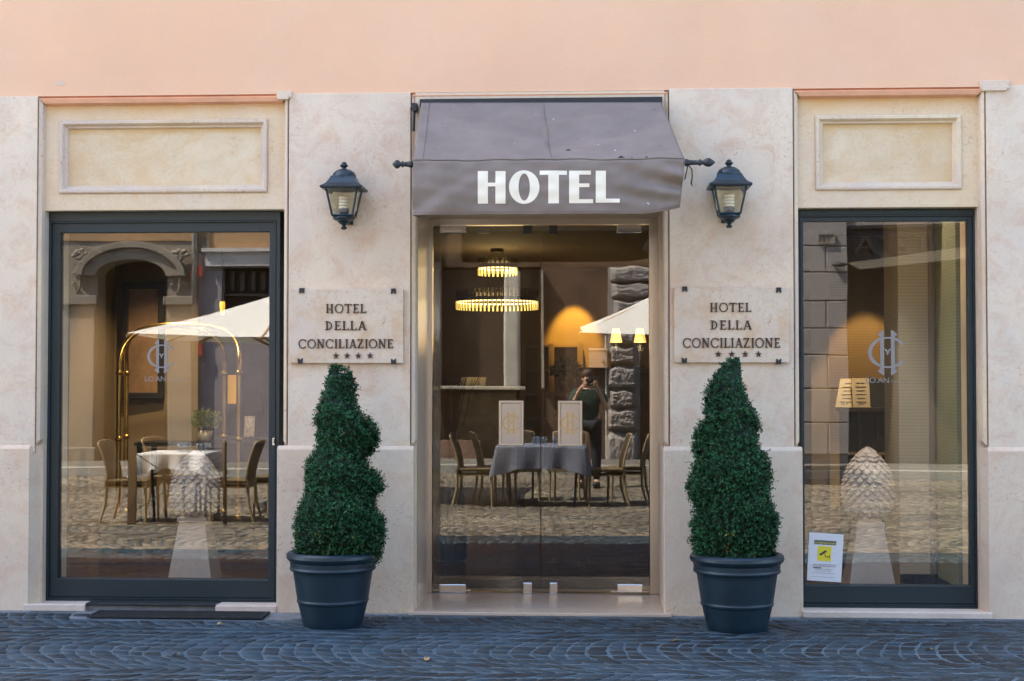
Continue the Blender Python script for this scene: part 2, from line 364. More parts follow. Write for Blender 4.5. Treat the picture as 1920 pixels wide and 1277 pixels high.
MB().tube([(PX(513,.10,832),.1,PZ(824,.1)),(PX(513,.10,832),.1,PZ(833,.1))],.006).box(PX(511,.1),PX(515,.1),.105,.12,PZ(836,.1),PZ(822,.1)).build('lock_escutcheon',M['chrome'],fl)
# sills
MB().box(PX(45,-.01,1140),PX(160,-.02,1140),-.03,.2,0,.045).build('window_sill',M['sill'],hotel,bevel=.006)
MB().box(PX(405,-.01,1140),PX(519,-.02,1140),-.03,.2,0,.045).build('window_sill',M['sill'],hotel,bevel=.006)
MB().box(PX(160,-.01,1140)+.002,PX(405,-.02,1140)-.002,0.0,.2,0,.038).build('window_sill',M['concrete'],hotel)
MB().box(PX(1504,-.01,1150),PX(1862,-.05,1150),-.045,.2,0,.04).build('window_sill',M['sill'],hotel,bevel=.006)
# monograms and lettering etched on the panes
def swash(mb,pts,w,Y,t=.0006):
    """flat calligraphic band through pts (x,z) with widths w"""
    n=len(pts); A=[];B=[]
    for i in range(n):
        a=Vector(pts[max(i-1,0)]);b=Vector(pts[min(i+1,n-1)]); d=(b-a).normalized(); nn=Vector((-d.y,d.x)); p=Vector(pts[i]); ww=w[i] if isinstance(w,(list,tuple)) else w
        A.append(p+nn*ww/2);B.append(p-nn*ww/2)
    vs=[(p.x,Y,p.y) for p in A]+[(p.x,Y,p.y) for p in B]
    mb.add(vs,[(i,i+1,n+i+1,n+i) for i in range(n-1)])
def monogram(cx,cz,s,Y,mb=None,k=0):
    mb=mb or MB(); f=lambda x,z:(cx+x*s,cz+z*s)
    # H: two flared stems
    for sx in(-.24,.24):
        e=1 if sx>0 else -1
        def pl(*q): mb.add([(f(sx+a*e,b)[0],Y,f(sx+a*e,b)[1]) for a,b in q],[tuple(range(len(q)))])
        pl((-.085,-.72),(.085,-.72),(.085,.72),(-.085,.72)); pl((-.085,.721),(.085,.721),(.21,.80),(-.04,1.02),(-.085,.98)); pl((-.085,-.721),(-.10,-1.0),(-.05,-1.02),(.20,-.84),(.085,-.721))
    # C ring
    pts=[];w=[]
    for i in range(33):
        a=math.radians(35+290*i/32); pts.append(f(.02+.80*math.cos(a),.66*math.sin(a))); w.append(s*(.07+.09*abs(math.cos(a*1.0))+(.03 if i%8==4 else 0)))
    swash(mb,pts,w,Y-.0006)
    swash(mb,[f(-.15,.16),f(-.05,.10),f(0,-.10),f(.05,.10),f(.15,.16)],[s*.05,s*.08,s*.1,s*.08,s*.05],Y-.0012)
    return mb
mb=monogram(PX(303,.16,665),PZ(668,.16,303),.108,.1585); text_mb('LO.AN',PX(291,.16),PZ(715,.16,290),.1585,.034,mb,depth=.0008); text_mb('H O T E L',PX(335,.16),PZ(714,.16,330),.1585,.018,mb,depth=.0008); mb.build('etched_lettering',M['pane_paint'],fl)
mb=monogram(PX(1664,.16,665),PZ(661,.16,1662),.140,.1585); text_mb('LO.AN',PX(1645,.16),PZ(718,.16,1645),.1585,.036,mb,depth=.0008); text_mb('H O T E L',PX(1688,.16),PZ(718,.16,1680),.1585,.019,mb,depth=.0008); mb.build('etched_lettering',M['pane_paint'],frr)
# ---- entrance
YD=.80
dx0,dx1=PX(811,YD,760),PX(1218,YD,760); dz0,dz1=PZ(1109,YD,1015),PZ(422,YD,1015)
MB().box(xb2+.03,xc1-.03,.0,.84,PZ(385,0),zc).build('door_lintel',M['lintel'],hotel)
MB().box(xb2-.005,xc1+.005,-.06,1.2,.0,dz0-.012).build('threshold',M['polished'],hotel,bevel=.004)
o2=(xb2+.036,xc1-.036,dz0-.012,dz1+.12)
jl=(dx0-.055,dx1+.075,dz0-.01,dz1+.065)
MB().ring(jl,(dx0,dx1,dz0-.009,dz1),YD-.03,YD+.05).build('door_frame',M['steel'],hotel,bevel=.004)
MB().box(jl[0],jl[1],YD-.02,YD+.05,jl[3]+.002,PZ(385,0)+.01).build('door_head',M['steel'],hotel)
# polished stone jambs (reveals) between bay edge and steel frame
MB().prism([(xb2+.037,.10),(jl[0]-.001,.74),(jl[0]-.001,.84),(xb2+.037,.84)],dz0-.012,PZ(385,0),'z').build('door_jamb',M['brassstone'] if 'brassstone' in M else M['polished'],hotel)
MB().prism([(xc1-.037,.10),(jl[1]+.001,.74),(jl[1]+.001,.84),(xc1-.037,.84)],dz0-.012,PZ(385,0),'z').build('door_jamb',M['polished'],hotel)
MB().box(jl[1]+.0,jl[1]+.012,.55,.80,dz0-.01,dz1+.05).build('steel_jamb_lining',M['brasssteel'],hotel)
MB().box(jl[0]-.012,jl[0]-.0,.62,.80,dz0-.01,dz1+.05).build('steel_jamb_lining',M['brasssteel'],hotel)
xm=PX(1014,YD,760)
for k,(a,b,us,pu) in enumerate(((dx0+.004,xm-.003,((824,874,981,998)),(935,982)),(xm+.003,dx1-.004,((1157,1204,1030,1045)),(1046,1092)))):
    leaf=MB().box(a,b,YD,YD+.010,dz0+.003,dz1+.006).build('glass_door',M['glassdoor'],hotel,label=('left','right')[k]+' leaf of the glass entrance doors')
    for (q0,q1,v0,v1) in((us[0],us[1],422,437),(us[2],us[3],423,439),(us[0],us[1],1095,1110),(us[2],us[3],1092,1112)):
        x0,x1=PX(q0,YD,760),PX(q1,YD,760)
        MB().box(x0,x1,YD-.016,YD-.0005,PZ(v1,YD,q0),PZ(v0,YD,q0)).build('hinge_fitting',M['black'] if v0==423 else M['chrome'],leaf,bevel=.004)
    x0,x1=PX(pu[0],YD-.03,790),PX(pu[1],YD-.03,790); z0,z1=PZ(836,YD-.03,1000),PZ(751,YD-.03,1000)
    pl=MB().ring((x0,x1,z0,z1),(x0+.018,x1-.018,z0+.018,z1-.018),YD-.045,YD-.001).build('push_plate',M['brasssteel'],leaf,bevel=.004)
    MB().box(x0+.017,x1-.017,YD-.034,YD-.02,z0+.017,z1-.017).build('push_plate',mat('plate_insert',(.66,.58,.48),.35,.2,var=.08),leaf)
    mb=monogram((x0+x1)/2,(z0+z1)/2,.075,YD-.036)
    mb.build('gold_monogram',mat('gold_leaf',(.62,.46,.22),.35,.6),leaf)
# door bottom seals
for a_,b_ in((dx0+.01,dx0+.26),(dx1-.26,dx1-.01)): MB().box(a_,b_,YD-.012,YD-.001,dz0+.0,dz0+.009).build('bottom_seal',M['brasssteel'],hotel)

# ================================================================== AWNING
aw=empty('awning',(0,0,zc),label='sagging grey-brown canvas awning over the entrance with white HOTEL lettering',cat='awning')
def awp(name,mb,m,**k): 
    mb.v=[(x,y,z-zc) for x,y,z in mb.v]; return mb.build(name,m,aw,**k)
YF=-.88
TL=(*P(790,193,-.06),);TR=(*P(1240,192,-.06),);FL=(*P(775,303,YF),);FR=(*P(1284,300,YF),)
def nz(x,y,s=0):
    return (math.sin(x*7.1+s)+math.sin(x*13.7+y*9.3+s*2)+math.sin(y*11.9-x*4.3+s*3))/3
def top(s,t):
    x=(TL[0]*(1-s)+TR[0]*s)*(1-t)+(FL[0]*(1-s)+FR[0]*s)*t
    z=(TL[1]*(1-s)+TR[1]*s)*(1-t)+(FL[1]*(1-s)+FR[1]*s)*t
    y=-.06*(1-t)+YF*t
    sag=-.022*math.sin(math.pi*t)*(1+.35*math.sin(s*5)) 
    w=.021*math.sin(math.pi*min(1,t*1.15))*math.sin(16*(s*.5+ (t-.3)*(.75 if s>.5 else -.55))+3*s)
    w+=.006*nz(s*3,t*2,1)*t
    ed=min(s,1-s)*12; e=min(1,ed)
    return (x,y,z+(sag+w)*e)
BL=P(775,405,YF+.03); BM=P(1200,402,YF+.03); BR=P(1274,390,YF+.06)
def val(s,t):
    f=top(s,1)
    zb=BL[1]+(BM[1]-BL[1])*min(1,s/.85)+(max(0,(s-.85)/.15)**1.5)*(BR[1]-BM[1])
    xb=BL[0]+(BR[0]-BL[0])*s+(0.0)
    x=f[0]*(1-t)+xb*t; z=f[2]*(1-t)+zb*t
    y=YF-.004-.016*math.sin(math.pi*t)*(.6+.4*math.sin(s*4+1))
    # creases: fan from the front right corner and puckers along the bar
    r=max(0,s-.70)/.30
    y+=.026*r*math.sin(9*(t+1.6*(1-s))*1.6)*math.sin(math.pi*min(1,t*1.1))
    l=max(0,.30-s)/.30
    y+=.016*l*math.sin(10*(t*.9+s*3.2))*t
    y+=.0035*math.sin(s*46)*(1-t)**2+.004*nz(s*4,t*2,2)
    y+=.04*t*r*r
    return (x,y,z)
top_o=awp('canopy_sheet',MB().grid(top,90,40),M['awning'],smooth=True,solid=.003)
val_o=awp('valance',MB().grid(val,120,34),M['awning'],smooth=True,solid=.003)
def ret(s,t):
    a=val(1,t); return (a[0]-.02*s-.10*s*t,a[1]+.34*s,a[2]+.02*s+ (.0 if t<.5 else 0))
awp('side_return',MB().grid(ret,10,12),M['awning'],smooth=True,solid=.003)
def ret2(s,t):
    a=val(0,t); return (a[0]+.01*s,a[1]+.30*s,a[2]+.02*s)
awp('side_return',MB().grid(ret2,10,12),M['awning'],smooth=True,solid=.003)
# seams
def seam(s0,fn,t0,t1,off):
    return [tuple(Vector(fn(s0,t0+(t1-t0)*i/14))+Vector(off)) for i in range(15)]
for s0 in(.512,):
    awp('seam',MB().tube(seam(s0,top,.02,.98,(0,-.001,.003)),.0025,6),M['awnseam'])
awp('seam',MB().tube([tuple(Vector(top(i/60,.985))+Vector((0,-.004,.0045))) for i in range(61)],.006,6),M['awning'],smooth=True)
awp('seam',MB().tube([tuple(Vector(val(i/60,.95))+Vector((0,-.0028,0))) for i in range(61)],.0014,5),M['awnseam'])
for s0 in(.035,):
    awp('seam',MB().tube(seam(s0,top,.02,.98,(0,-.001,.003)),.0015,6),M['awnseam'])
# HOTEL lettering printed on the valance
def s_of(x,t):
    lo,hi=0,1
    for _ in range(24):
        m_=(lo+hi)/2
        if val(m_,t)[0]<x: lo=m_
        else: hi=m_
    return lo
def onval(u,v,off=.0035):
    x,z=P(u,v,YF-.012)
    s=s_of(x,.5); a=val(s,0);b=val(s,1); t=(a[2]-z)/(a[2]-b[2]); s=s_of(x,t); q=val(s,t)
    return (x,q[1]-off,z)
def lrect(mb,u0,u1,v0,v1):
    nu=max(2,int((u1-u0)/4));nv=max(2,int((v1-v0)/4))
    mb.grid(lambda a,b:onval(u0+(u1-u0)*a,v0+(v1-v0)*b),nu,nv)
L_=[]
m1=MB(); lrect(m1,896,915,321,382);lrect(m1,915,929,343,350);lrect(m1,929,948,321,382);L_.append(m1)
m1=MB(); n=40
def oring(a,b):
    an=2*math.pi*a; uo,vo=983+28.5*math.cos(an),351+31.5*math.sin(an); ui,vi=983+10.5*math.cos(an),351+25.5*math.sin(an)
    return onval(ui+(uo-ui)*b,vi+(vo-vi)*b)
m1.grid(oring,48,4); L_.append(m1)
m1=MB(); lrect(m1,1012,1063,320,328);lrect(m1,1028,1048,328,381.5);L_.append(m1)
m1=MB(); lrect(m1,1067,1086,320,381);lrect(m1,1086,1108,320,327.5);lrect(m1,1086,1105,344,351);lrect(m1,1086,1112,373.5,381);L_.append(m1)
m1=MB(); lrect(m1,1117,1136,320,380);lrect(m1,1136,1162,372.5,380);L_.append(m1)
for m1 in L_: awp('letter',m1,M['white'],smooth=True)
# cassette, bar, arms, finials
awp('cassette',MB().box(PX(787,-.02),PX(1243,-.02),-.055,.0-.002,PZ(197,-.05,1000),PZ(184,-.05,1000)),M['black'])
awp('cassette',MB().box(PX(1234,-.0),PX(1243,-.0),-.03,-.002,PZ(262,-.02,1240),PZ(186,-.02,1240)),M['black'])
br=[Vector(top(0,1)),Vector(top(1,1))]
bl=Vector((PX(772,YF),YF+.02,FL[1]-.012)); brr=Vector((PX(1286,YF),YF+.02,FR[1]-.012))
awp('front_bar',MB().tube([bl,brr],.014,12),M['black'],smooth=True)
def finial(p,sx,ln):
    prof=[(.0,0),(.020,0),(.022,.01),(.017,.02),(.015,.03),(.013,ln*.45),(.019,ln*.47),(.019,ln*.52),(.012,ln*.55),(.012,ln*.60),(.020,ln*.66),(.026,ln*.76),(.024,ln*.84),(.012,ln*.94),(.002,ln)]
    mb=MB(); mb.lathe(prof,(0,0,0),16); mb.v=[(p[0]+sx*z,p[1]+y,p[2]+x) for x,y,z in mb.v]
    awp('finial',mb,M['black'],smooth=True)
finial(bl,-1,.115); finial(brr,1,.17)
for (ux,v0,v1) in((778,196,246),):
    x0,z1=P(ux,v0,-.03); z0=P(ux,v1,-.03)[1]
    awp('wall_bracket',MB().box(x0-.016,x0+.016,-.06,.0,z1-.045,z1+.005).tube([(x0-.004,-.035,z1-.02),(x0-.008,-.035,z0)],.010,8).box(x0-.03,x0+.02,-.04,-.02,z1-.03,z1-.02),M['black'],bevel=.003)
for s,(X0,X1) in enumerate(((PX(783,-.03),bl.x+.03),(PX(1240,-.03),brr.x-.05))):
    za=PZ(395,-.03); awp('folding_arm',MB().tube([(X0+(.02 if s==0 else -.02),-.0,za+.02),(X1,YF+.03,FL[1]-.02)],.010,8),M['black'],smooth=True)
# torn edge and loose cord at the right end
xk,zk=P(1291,312,YF+.01)
awp('loose_cord',MB().tube([(xk,YF+.02,zk+.02),(xk-.012,YF,zk-.03),(xk-.022,YF+.01,zk-.075)],.004,6).tube([(xk,YF+.02,zk+.01),(xk+.018,YF,zk-.02),(xk+.020,YF,zk-.06),(xk+.014,YF,zk-.10),(xk+.022,YF,zk-.115)],[.003,.004,.004,.005,.002],6),M['black'],smooth=True)
for (u,v,w,h) in((1166,299,9,6),(1186,301,5,3),(1214,298,7,4),(1070,281,5,2)):
    x,z=P(u,v,YF+ (0.05 if v<290 else 0)-.01)
    s=s_of(x,0); q=top(s,.97 if v>290 else .8)
    k=1/335
    awp('tear',MB().prism([(q[0]-w*k,q[2]+.000),(q[0]-w*k*.1,q[2]+h*k),(q[0]+w*k,q[2]+.001),(q[0]+w*k*.2,q[2]-.002)],q[1]-.010,q[1]-.003),M['black'])

# ================================================================== WALL LANTERNS
def lantern():
    r=empty('wall_lantern',(0,-.15,0),cat='wall lantern',group='black wall lanterns on the pilasters')
    S=1/305
    a0=math.pi/6
    def hexl(prof,name,m,sm=False,par=None,seg=4,bev=0):
        return MB().lathe([(rr*S*(1.414 if seg==4 else 1),z*S) for rr,z in dens(prof)],(0,0,0),seg,rot=math.pi/4).build(name,m,par or r,smooth=sm,bevel=bev)
    # z in photo px relative to eave line
    hexl([(37,0),(39.5,2),(39.5,5),(36,7),(30,11),(26,17),(23,22),(22,25),(20,25)],'lantern_roof',M['lantern'],bev=.002)
    hexl([(23,23),(23,27),(20,33),(14,38),(8,40),(4,41),(4,43),(7,45),(8,47.5),(5,50),(5,52),(2,54),(0,54.5)],'lantern_cap',M['lantern'],True,seg=24)
    hexl([(18,-52),(21,-49),(20,-47),(19,-50)],'bottom_ring',M['lantern'])
    hexl([(1,-75),(5,-74),(6,-71),(3,-68),(4,-66),(10,-62),(12,-59),(17,-57),(21,-54),(21,-51)],'bottom_finial',M['lantern'],True,seg=24)
    for k in range(4):
        a=math.pi/4+k*math.pi/2
        t=(29*1.414*S*math.cos(a),29*1.414*S*math.sin(a),0); b=(19*1.414*S*math.cos(a),19*1.414*S*math.sin(a),-50*S)
        MB().tube([b,t],.0065,4).build('corner_bar',M['lantern'],r)
    MB().lathe([(18.4*1.414*S,-49*S),(28.4*1.414*S,-1*S)],(0,0,0),4,cap=False,rot=math.pi/4).build('lantern_glass',M['lampglass'],r)
    MB().lathe([(9*S,-44*S),(10*S,-40*S),(10*S,-36*S)],(0,0,0),16).build('lamp_holder',M['soilgrey'] if 'soilgrey' in M else M['concrete'],r,smooth=True)
    lb=MB()
    for i in range(4): lb.lathe([((9-.5*(i%2))*S,(-35+i*6)*S),(10*S,(-33+i*6)*S),(10*S,(-31+i*6)*S),(9*S,(-30+i*6)*S)],(0,0,0),16)
    lb.build('bulb',mat('bulb_glass',(.80,.74,.60),.3),r,smooth=True)
    rf=MB().lathe([(17*S,-46*S),(24*S,-38*S),(26*S,-20*S),(25*S,-8*S),(20*S,-2*S)],(0,.0,0),28,cap=False,sy=.9); rf.f=[f for f in rf.f if sum(rf.v[i][1] for i in f)>.001]
    rf.build('reflector',mat('cream_reflector',(.92,.85,.68),.4,trans=.2,var=.1,vs=20),r,smooth=True)
    # bracket to the wall
    MB().box(-.035,.035,.135,.148,-.20,-.02).tube([(0,.14,-.15),(0,.10,-.17),(0,.03,-.18),(0,0,-.175)],.008,8).tube([(0,.14,-.05),(0,.09,.03),(0,.05,.02)],.008,8).build('wall_bracket',M['lantern'],r,bevel=.002)
    return r
la=lantern(); x,z=P(645,357,-.15); la.location=(x,-.15,z); la['label']='black four-sided wall lantern above the left stone plaque, left of the awning'
lb_=copy_tree(la); x,z=P(1367,353,-.15); lb_.location=(x,-.15,z); lb_['label']='black four-sided wall lantern above the right stone plaque, right of the awning'

# ================================================================== PLAQUES
def glyphs(ch):
    """strokes (x0,z0,x1,z1,w) and arcs in a unit-high box; returns list and advance"""
    T=.17;t=.085;s=[];S=lambda x,z,w=.3:s.append(('r',x-w/2,z,x+w/2,z+.075))
    stem=lambda x,w=T:s.append(('r',x-w/2,0,x+w/2,1))
    if ch=='H': stem(.16);stem(.68);s.append(('r',.16,.40,.68,.48));[S(x,z) for x in(.16,.68) for z in(0,.925)];return s,.95
    if ch in'OC':
        s.append(('o',.48,.5,.50,.52,.13,ch=='C'));return s,1.02 if ch=='O' else .96
    if ch=='T': stem(.42);s.append(('r',0,.90,.84,1));s.append(('r',0,.78,.06,.92));s.append(('r',.78,.78,.84,.92));S(.42,0,.34);return s,.9
    if ch=='E': stem(.17);s+= [('r',.0,.91,.62,1),('r',.17,.46,.5,.54),('r',0,0,.66,.09),('r',.56,.80,.62,.94),('r',.6,.05,.66,.22),('r',.45,.4,.5,.6)];return s,.74
    if ch=='L': stem(.17);s+=[('r',0,0,.66,.09),('r',.6,.05,.66,.24)];S(.17,.925);return s,.72
    if ch=='D': stem(.17);s.append(('d',.17,.5,.52,.5,.12));S(.1,0,.3);S(.1,.925,.3);return s,.86
    if ch=='A': s+=[('l',.10,0,.40,1.0,.08),('l',.42,1.0,.74,0,.19),('r',.2,.28,.62,.35)];S(.1,0,.26);S(.74,0,.32);return s,.88
    if ch=='N': stem(.14,.1);stem(.74,.1);s.append(('l',.16,.98,.72,.02,.2));S(.14,0);S(.14,.925);S(.74,.925);return s,.96
    if ch=='I': stem(.15);S(.15,0);S(.15,.925);return s,.36
    if ch=='Z': s+=[('r',0,.91,.66,1),('r',0,0,.68,.09),('l',.08,.05,.58,.95,.19),('r',.62,.05,.68,.22),('r',0,.78,.06,.94)];return s,.80
def word(mb,txt,x0,x1,zb,h,Y):
    gs=[glyphs(c) for c in txt]; gap=.10; tot=sum(g[1] for g in gs)+gap*(len(gs)-1); k=(x1-x0)/tot; x=x0; n=0
    for g,adv in gs:
        for q in g:
            n+=1; y0=Y-.006-.00025*(n%7); 
            X=lambda a:x+a*k
            Z=lambda b:zb+b*h
            if q[0]=='r': mb.box(X(q[1]),X(q[3]),y0,Y,Z(q[2]),Z(q[4]))
            elif q[0]=='l':
                w=q[5]/2; mb.prism([(X(q[1]-w),Z(q[2])),(X(q[1]+w),Z(q[2])),(X(q[3]+w),Z(q[4])),(X(q[3]-w),Z(q[4]))],y0,Y)
            else:
                if q[0]=='o': a0,a1=(0,360) if not q[6] else (38,322)
                else: a0,a1=-90,90
                m=28; rx,rz,w=q[3],q[4],q[5]
                for i in range(m):
                    A=math.radians(a0+(a1-a0)*i/m);B=math.radians(a0+(a1-a0)*(i+1)/m)
                    pts=[]
                    for an,ro in((A,0),(B,0),(B,1),(A,1)):
                        rr=(1-ro*w/rx*.95,1-ro*w/rz*.7); pts.append((X(q[1]+rx*rr[0]*math.cos(an)),Z(q[2]+rz*rr[1]*math.sin(an))))
                    mb.prism(pts,y0,Y)
                if q[0]=='o' and q[6]:
                    mb.box(X(q[1]+rx*.70),X(q[1]+rx*.80),y0-.0004,Y,Z(.68),Z(.92))
        x+=(adv+gap)*k
def star(mb,x,z,r,Y):
    pts=[(x+(r if i%2==0 else r*.42)*math.sin(i*math.pi/5),z+(r if i%2==0 else r*.42)*math.cos(i*math.pi/5)) for i in range(10)]
    mb.prism(pts,Y-.006,Y)
def plaque(u0,u1,v0,v1,lines,stars,clips,lab):
    Y=-.03
    x0,x1=PX(u0,Y),PX(u1,Y); um=(u0+u1)/2; z1,z0=PZ(v0,Y,um),PZ(v1,Y,um)
    r=empty('stone_plaque',((x0+x1)/2,-.001,z0),label=lab,cat='plaque',group='hotel name plaques on the pilasters')
    ox,oz=(x0+x1)/2,z0
    def pp(name,mb,m,**k):
        mb.v=[(a-ox,b+.001,c-oz) for a,b,c in mb.v]; return mb.build(name,m,r,**k)
    pp('slab',MB().box(x0,x1,Y,-.002,z0,z1),M['plaque'],bevel=.004)
    for txt,a,b,va,vb in lines:
        # rust runs under the letters
        mb=MB(); word(mb,txt,PX(a,Y),PX(b,Y),PZ(vb,Y,um),(vb-va)/300,Y-.001)
        pp('lettering',mb,M['bronze'])
    for su,sv in stars:
        mb=MB(); x,z=P(su,sv,Y); star(mb,x,z,.021,Y-.001); pp('star',mb,M['bronze'])
    for cu,cv,up in clips:
        x,z=P(cu,cv,Y); d=1 if up else -1
        pp('clip',MB().prism([(x-.015,z+.016*d),(x+.015,z+.016*d),(x+.016,z-.018*d),(x+.006,z-.014*d),(x,z-.004*d),(x-.006,z-.014*d),(x-.016,z-.018*d)],Y-.007,-.004),M['black'])
plaque(543,756,542,681,[('HOTEL',611,687,570,587),('DELLA',610,687,602,619),('CONCILIAZIONE',560,738,636,653)],[(630,667),(651,667),(672,667),(694,667)],[(566,545,1),(738,546,1),(563,677,0),(738,678,0)],'pale stone hotel name plaque between the left window and the entrance, clear of its topiary')
plaque(1264,1480,539,680,[('HOTEL',1332,1410,568,585),('DELLA',1333,1410,601,618),('CONCILIAZIONE',1281,1464,634,652)],[(1347,664),(1372,664),(1397,664),(1422,664)],[(1284,542,1),(1460,544,1),(1283,676,0),(1460,678,0)],'pale stone hotel name plaque with the right topiary tip covering its lower edge')

# ================================================================== TOPIARIES
def topiary(u,vb,outline,seed,lab):
    x0=PX(u,-.48,1170); z0=0; Y0=-.48
    r=empty('potted_topiary',(x0,Y0,0),label=lab,cat='potted plant',group='potted spiral boxwoods beside the entrance')
    # photo: rim 165 px across at about 310 px/m
    R=.262; hz=.445
    prof=[(.165,.0),(.172,.006),(.180,.03),(.206,.14),(.212,.145),(.214,.155),(.211,.162),(.234,.315),(.238,.33),(.252,.335),(.256,.345),(.252,.356),(.254,.385),(.268,.398),(.276,.412),(.274,.430),(.262,.442),(.246,.444),(.236,.434),(.232,.40),(.225,.36)]
    pot=MB().lathe(dens(prof),(0,0,0),64).build('pot',M['pot'],r,smooth=True)
    MB().lathe([(.0,.395),(.12,.40),(.231,.39)],(0,0,0),32,cap=False).build('soil',M['soil'],r)
    rr=random.Random(seed); rng=np.random.default_rng(seed)
    zs=[o[0] for o in outline]; l=[o[1] for o in outline]; rg=[o[2] for o in outline]
    def rad(th,z):
        L=np.interp(z,zs,l); Rr=np.interp(z,zs,rg)
        c=np.cos(th); w=.5+.5*c
        # helix: the sides bulge half a turn apart, front and back lie between
        base=L*(1-w)+Rr*w
        ph=np.sin(th)
        zz=z+ .10*ph
        L2=np.interp(zz,zs,l);R2=np.interp(zz,zs,rg)
        m=np.abs(ph); fb=(L2*(1-w)+R2*w)
        return base*(1-m)+fb*m
    ztop=zs[-1]; zb=zs[0]
    # dark inner body
    nv,nu=70,40
    mb=MB()
    def fn(a,b):
        th=2*math.pi*a; z=zb+(ztop-zb-.03)*b; q=float(rad(th,z))*(.86 if b<.98 else .3)
        return (q*math.cos(th),q*math.sin(th),z)
    mb.grid(fn,nu,nv); mb.build('inner_twigs',M['twig'],r,smooth=True)
    MB().tube([(0,0,.38),(.01,0,.8),(0,0,1.3)],[.02,.014,.008],8).build('trunk',M['soil'],r)
    # sprigs of small leaves over the surface, clumped
    NS=7600
    hh=rng.random(NS*4)*(ztop-zb)+zb; th=rng.random(NS*4)*2*math.pi
    rd=rad(th,hh); keep=rng.random(NS*4)<np.clip(rd/.30,.08,1); hh=hh[keep][:NS];th=th[keep][:NS];rd=rd[keep][:NS]
    eps=.02
    dr=(rad(th,hh+eps)-rad(th,hh-eps))/(2*eps)
    nx=np.cos(th);ny=np.sin(th);nzv=-dr; nn=np.stack([nx,ny,np.clip(nzv,-1.5,1.5)],1); nn/=np.linalg.norm(nn,axis=1)[:,None]
    clump=.5+.5*np.sin(hh*37+3*np.sin(th*4+seed))*np.sin(th*7+hh*19)
    off=-.020+.026*clump*rng.random(len(hh))+rng.normal(0,.008,len(hh))
    base=np.stack([(rd)*nx,(rd)*ny,hh],1)+nn*(off-.012)[:,None]
    nl=7; V=[];Fc=[];RN=[]
    K=len(hh)
    d=nn+rng.normal(0,.45,(K,3))+np.array([0,0,.25]); d/=np.linalg.norm(d,axis=1)[:,None]
    ln=rng.uniform(.020,.040,K)*np.clip((ztop-hh)/.16,.45,1)
    shoot=rng.random(K)<.03; ln[shoot]*=1.7
    sr=rng.random(K)
    allv=[];allr=[]
    for j in range(nl):
        f=(j+.5)/nl
        c=base+d*(ln*f)[:,None]
        a=rng.normal(0,1,(K,3)); a-= (a*d).sum(1)[:,None]*d; a/=np.linalg.norm(a,axis=1)[:,None]
        ax=a*.85+d*.55; ax/=np.linalg.norm(ax,axis=1)[:,None]
        b=np.cross(ax,d)+rng.normal(0,.25,(K,3)); b/=np.linalg.norm(b,axis=1)[:,None]
        L=rng.uniform(.011,.018,K)[:,None]; W=L*.29
        q=np.stack([c,c+ax*L*.5+b*W,c+ax*L,c+ax*L*.5-b*W],1)
        allv.append(q.reshape(-1,3)); allr.append(np.clip(sr*.5+rng.random(K)*.25+.35*f-.1+(shoot*.5),0,1.7))
    V=np.concatenate(allv); RNs=np.concatenate(allr)
    nF=len(V)//4
    me=bpy.data.meshes.new('foliage'); me.vertices.add(len(V)); me.vertices.foreach_set('co',V.astype(np.float32).ravel())
    me.loops.add(nF*4); me.loops.foreach_set('vertex_index',np.arange(nF*4,dtype=np.int32)); me.polygons.add(nF); me.polygons.foreach_set('loop_start',np.arange(0,nF*4,4,dtype=np.int32)); me.update(calc_edges=True)
    at=me.attributes.new('rnd','FLOAT','FACE'); at.data.foreach_set('value',RNs.astype(np.float32)); me.materials.append(M['leaf']); me.materials.append(M['newleaf'])
    pick=(rng.random(K)<.010)|((np.abs(th-(4.6+.25*np.sin(seed)))<.13)&(hh<zb+.22)&(rng.random(K)<.35)); me.polygons.foreach_set('material_index',np.tile(pick,nl).astype(np.int32))
    o=bpy.data.objects.new('foliage',me); col.objects.link(o); o.parent=r
    return r
def outl(uc,rows,Y=-.48):
    """rows (v,left u,right u) -> (z,left radius,right radius)"""
    out=[]
    for v,a,b in rows:
        xc=PX(uc,Y,900); out.append((PZ(v,Y,uc),max(.012,xc-PX(a,Y,900)-.018),max(.012,PX(b,Y,900)-xc-.018)))
    out=sorted(out); n=len(out); res=[]
    for i,(z,a,b) in enumerate(out):
        w=[j for j in range(n) if abs(out[j][0]-z)<.22]; ma=sum(out[j][1] for j in w)/len(w); mb_=sum(out[j][2] for j in w)/len(w)
        k=.3 if 2<i<n-3 else 0
        res.append((z,max(.012,a+(a-ma)*k),max(.012,b+(b-mb_)*k)))
    return res
topiary(624,0,outl(624,[(1056,565,706),(1040,552,718),(1010,549,724),(975,551,722),(945,560,706),(932,566,710),(918,570,720),(895,571,717),(875,570,700),(862,574,690),(850,584,702),(828,594,711),(805,588,708),(785,588,696),(768,594,678),(755,598,672),(738,601,672),(722,610,672),(705,622,668),(692,630,659),(683,641,649)]),3,'spiral boxwood in a navy pot, left of the entrance')
topiary(1382,0,outl(1382,[(1056,1305,1444),(1040,1296,1452),(1010,1292,1460),(975,1294,1464),(950,1300,1455),(938,1292,1448),(915,1286,1450),(895,1290,1450),(872,1298,1448),(850,1298,1440),(838,1297,1425),(820,1298,1424),(805,1302,1430),(785,1316,1424),(765,1318,1412),(748,1318,1394),(735,1322,1390),(715,1328,1390),(700,1334,1388),(685,1344,1382),(670,1356,1370)]),11,'spiral boxwood in a navy pot, its tip over the right plaque')
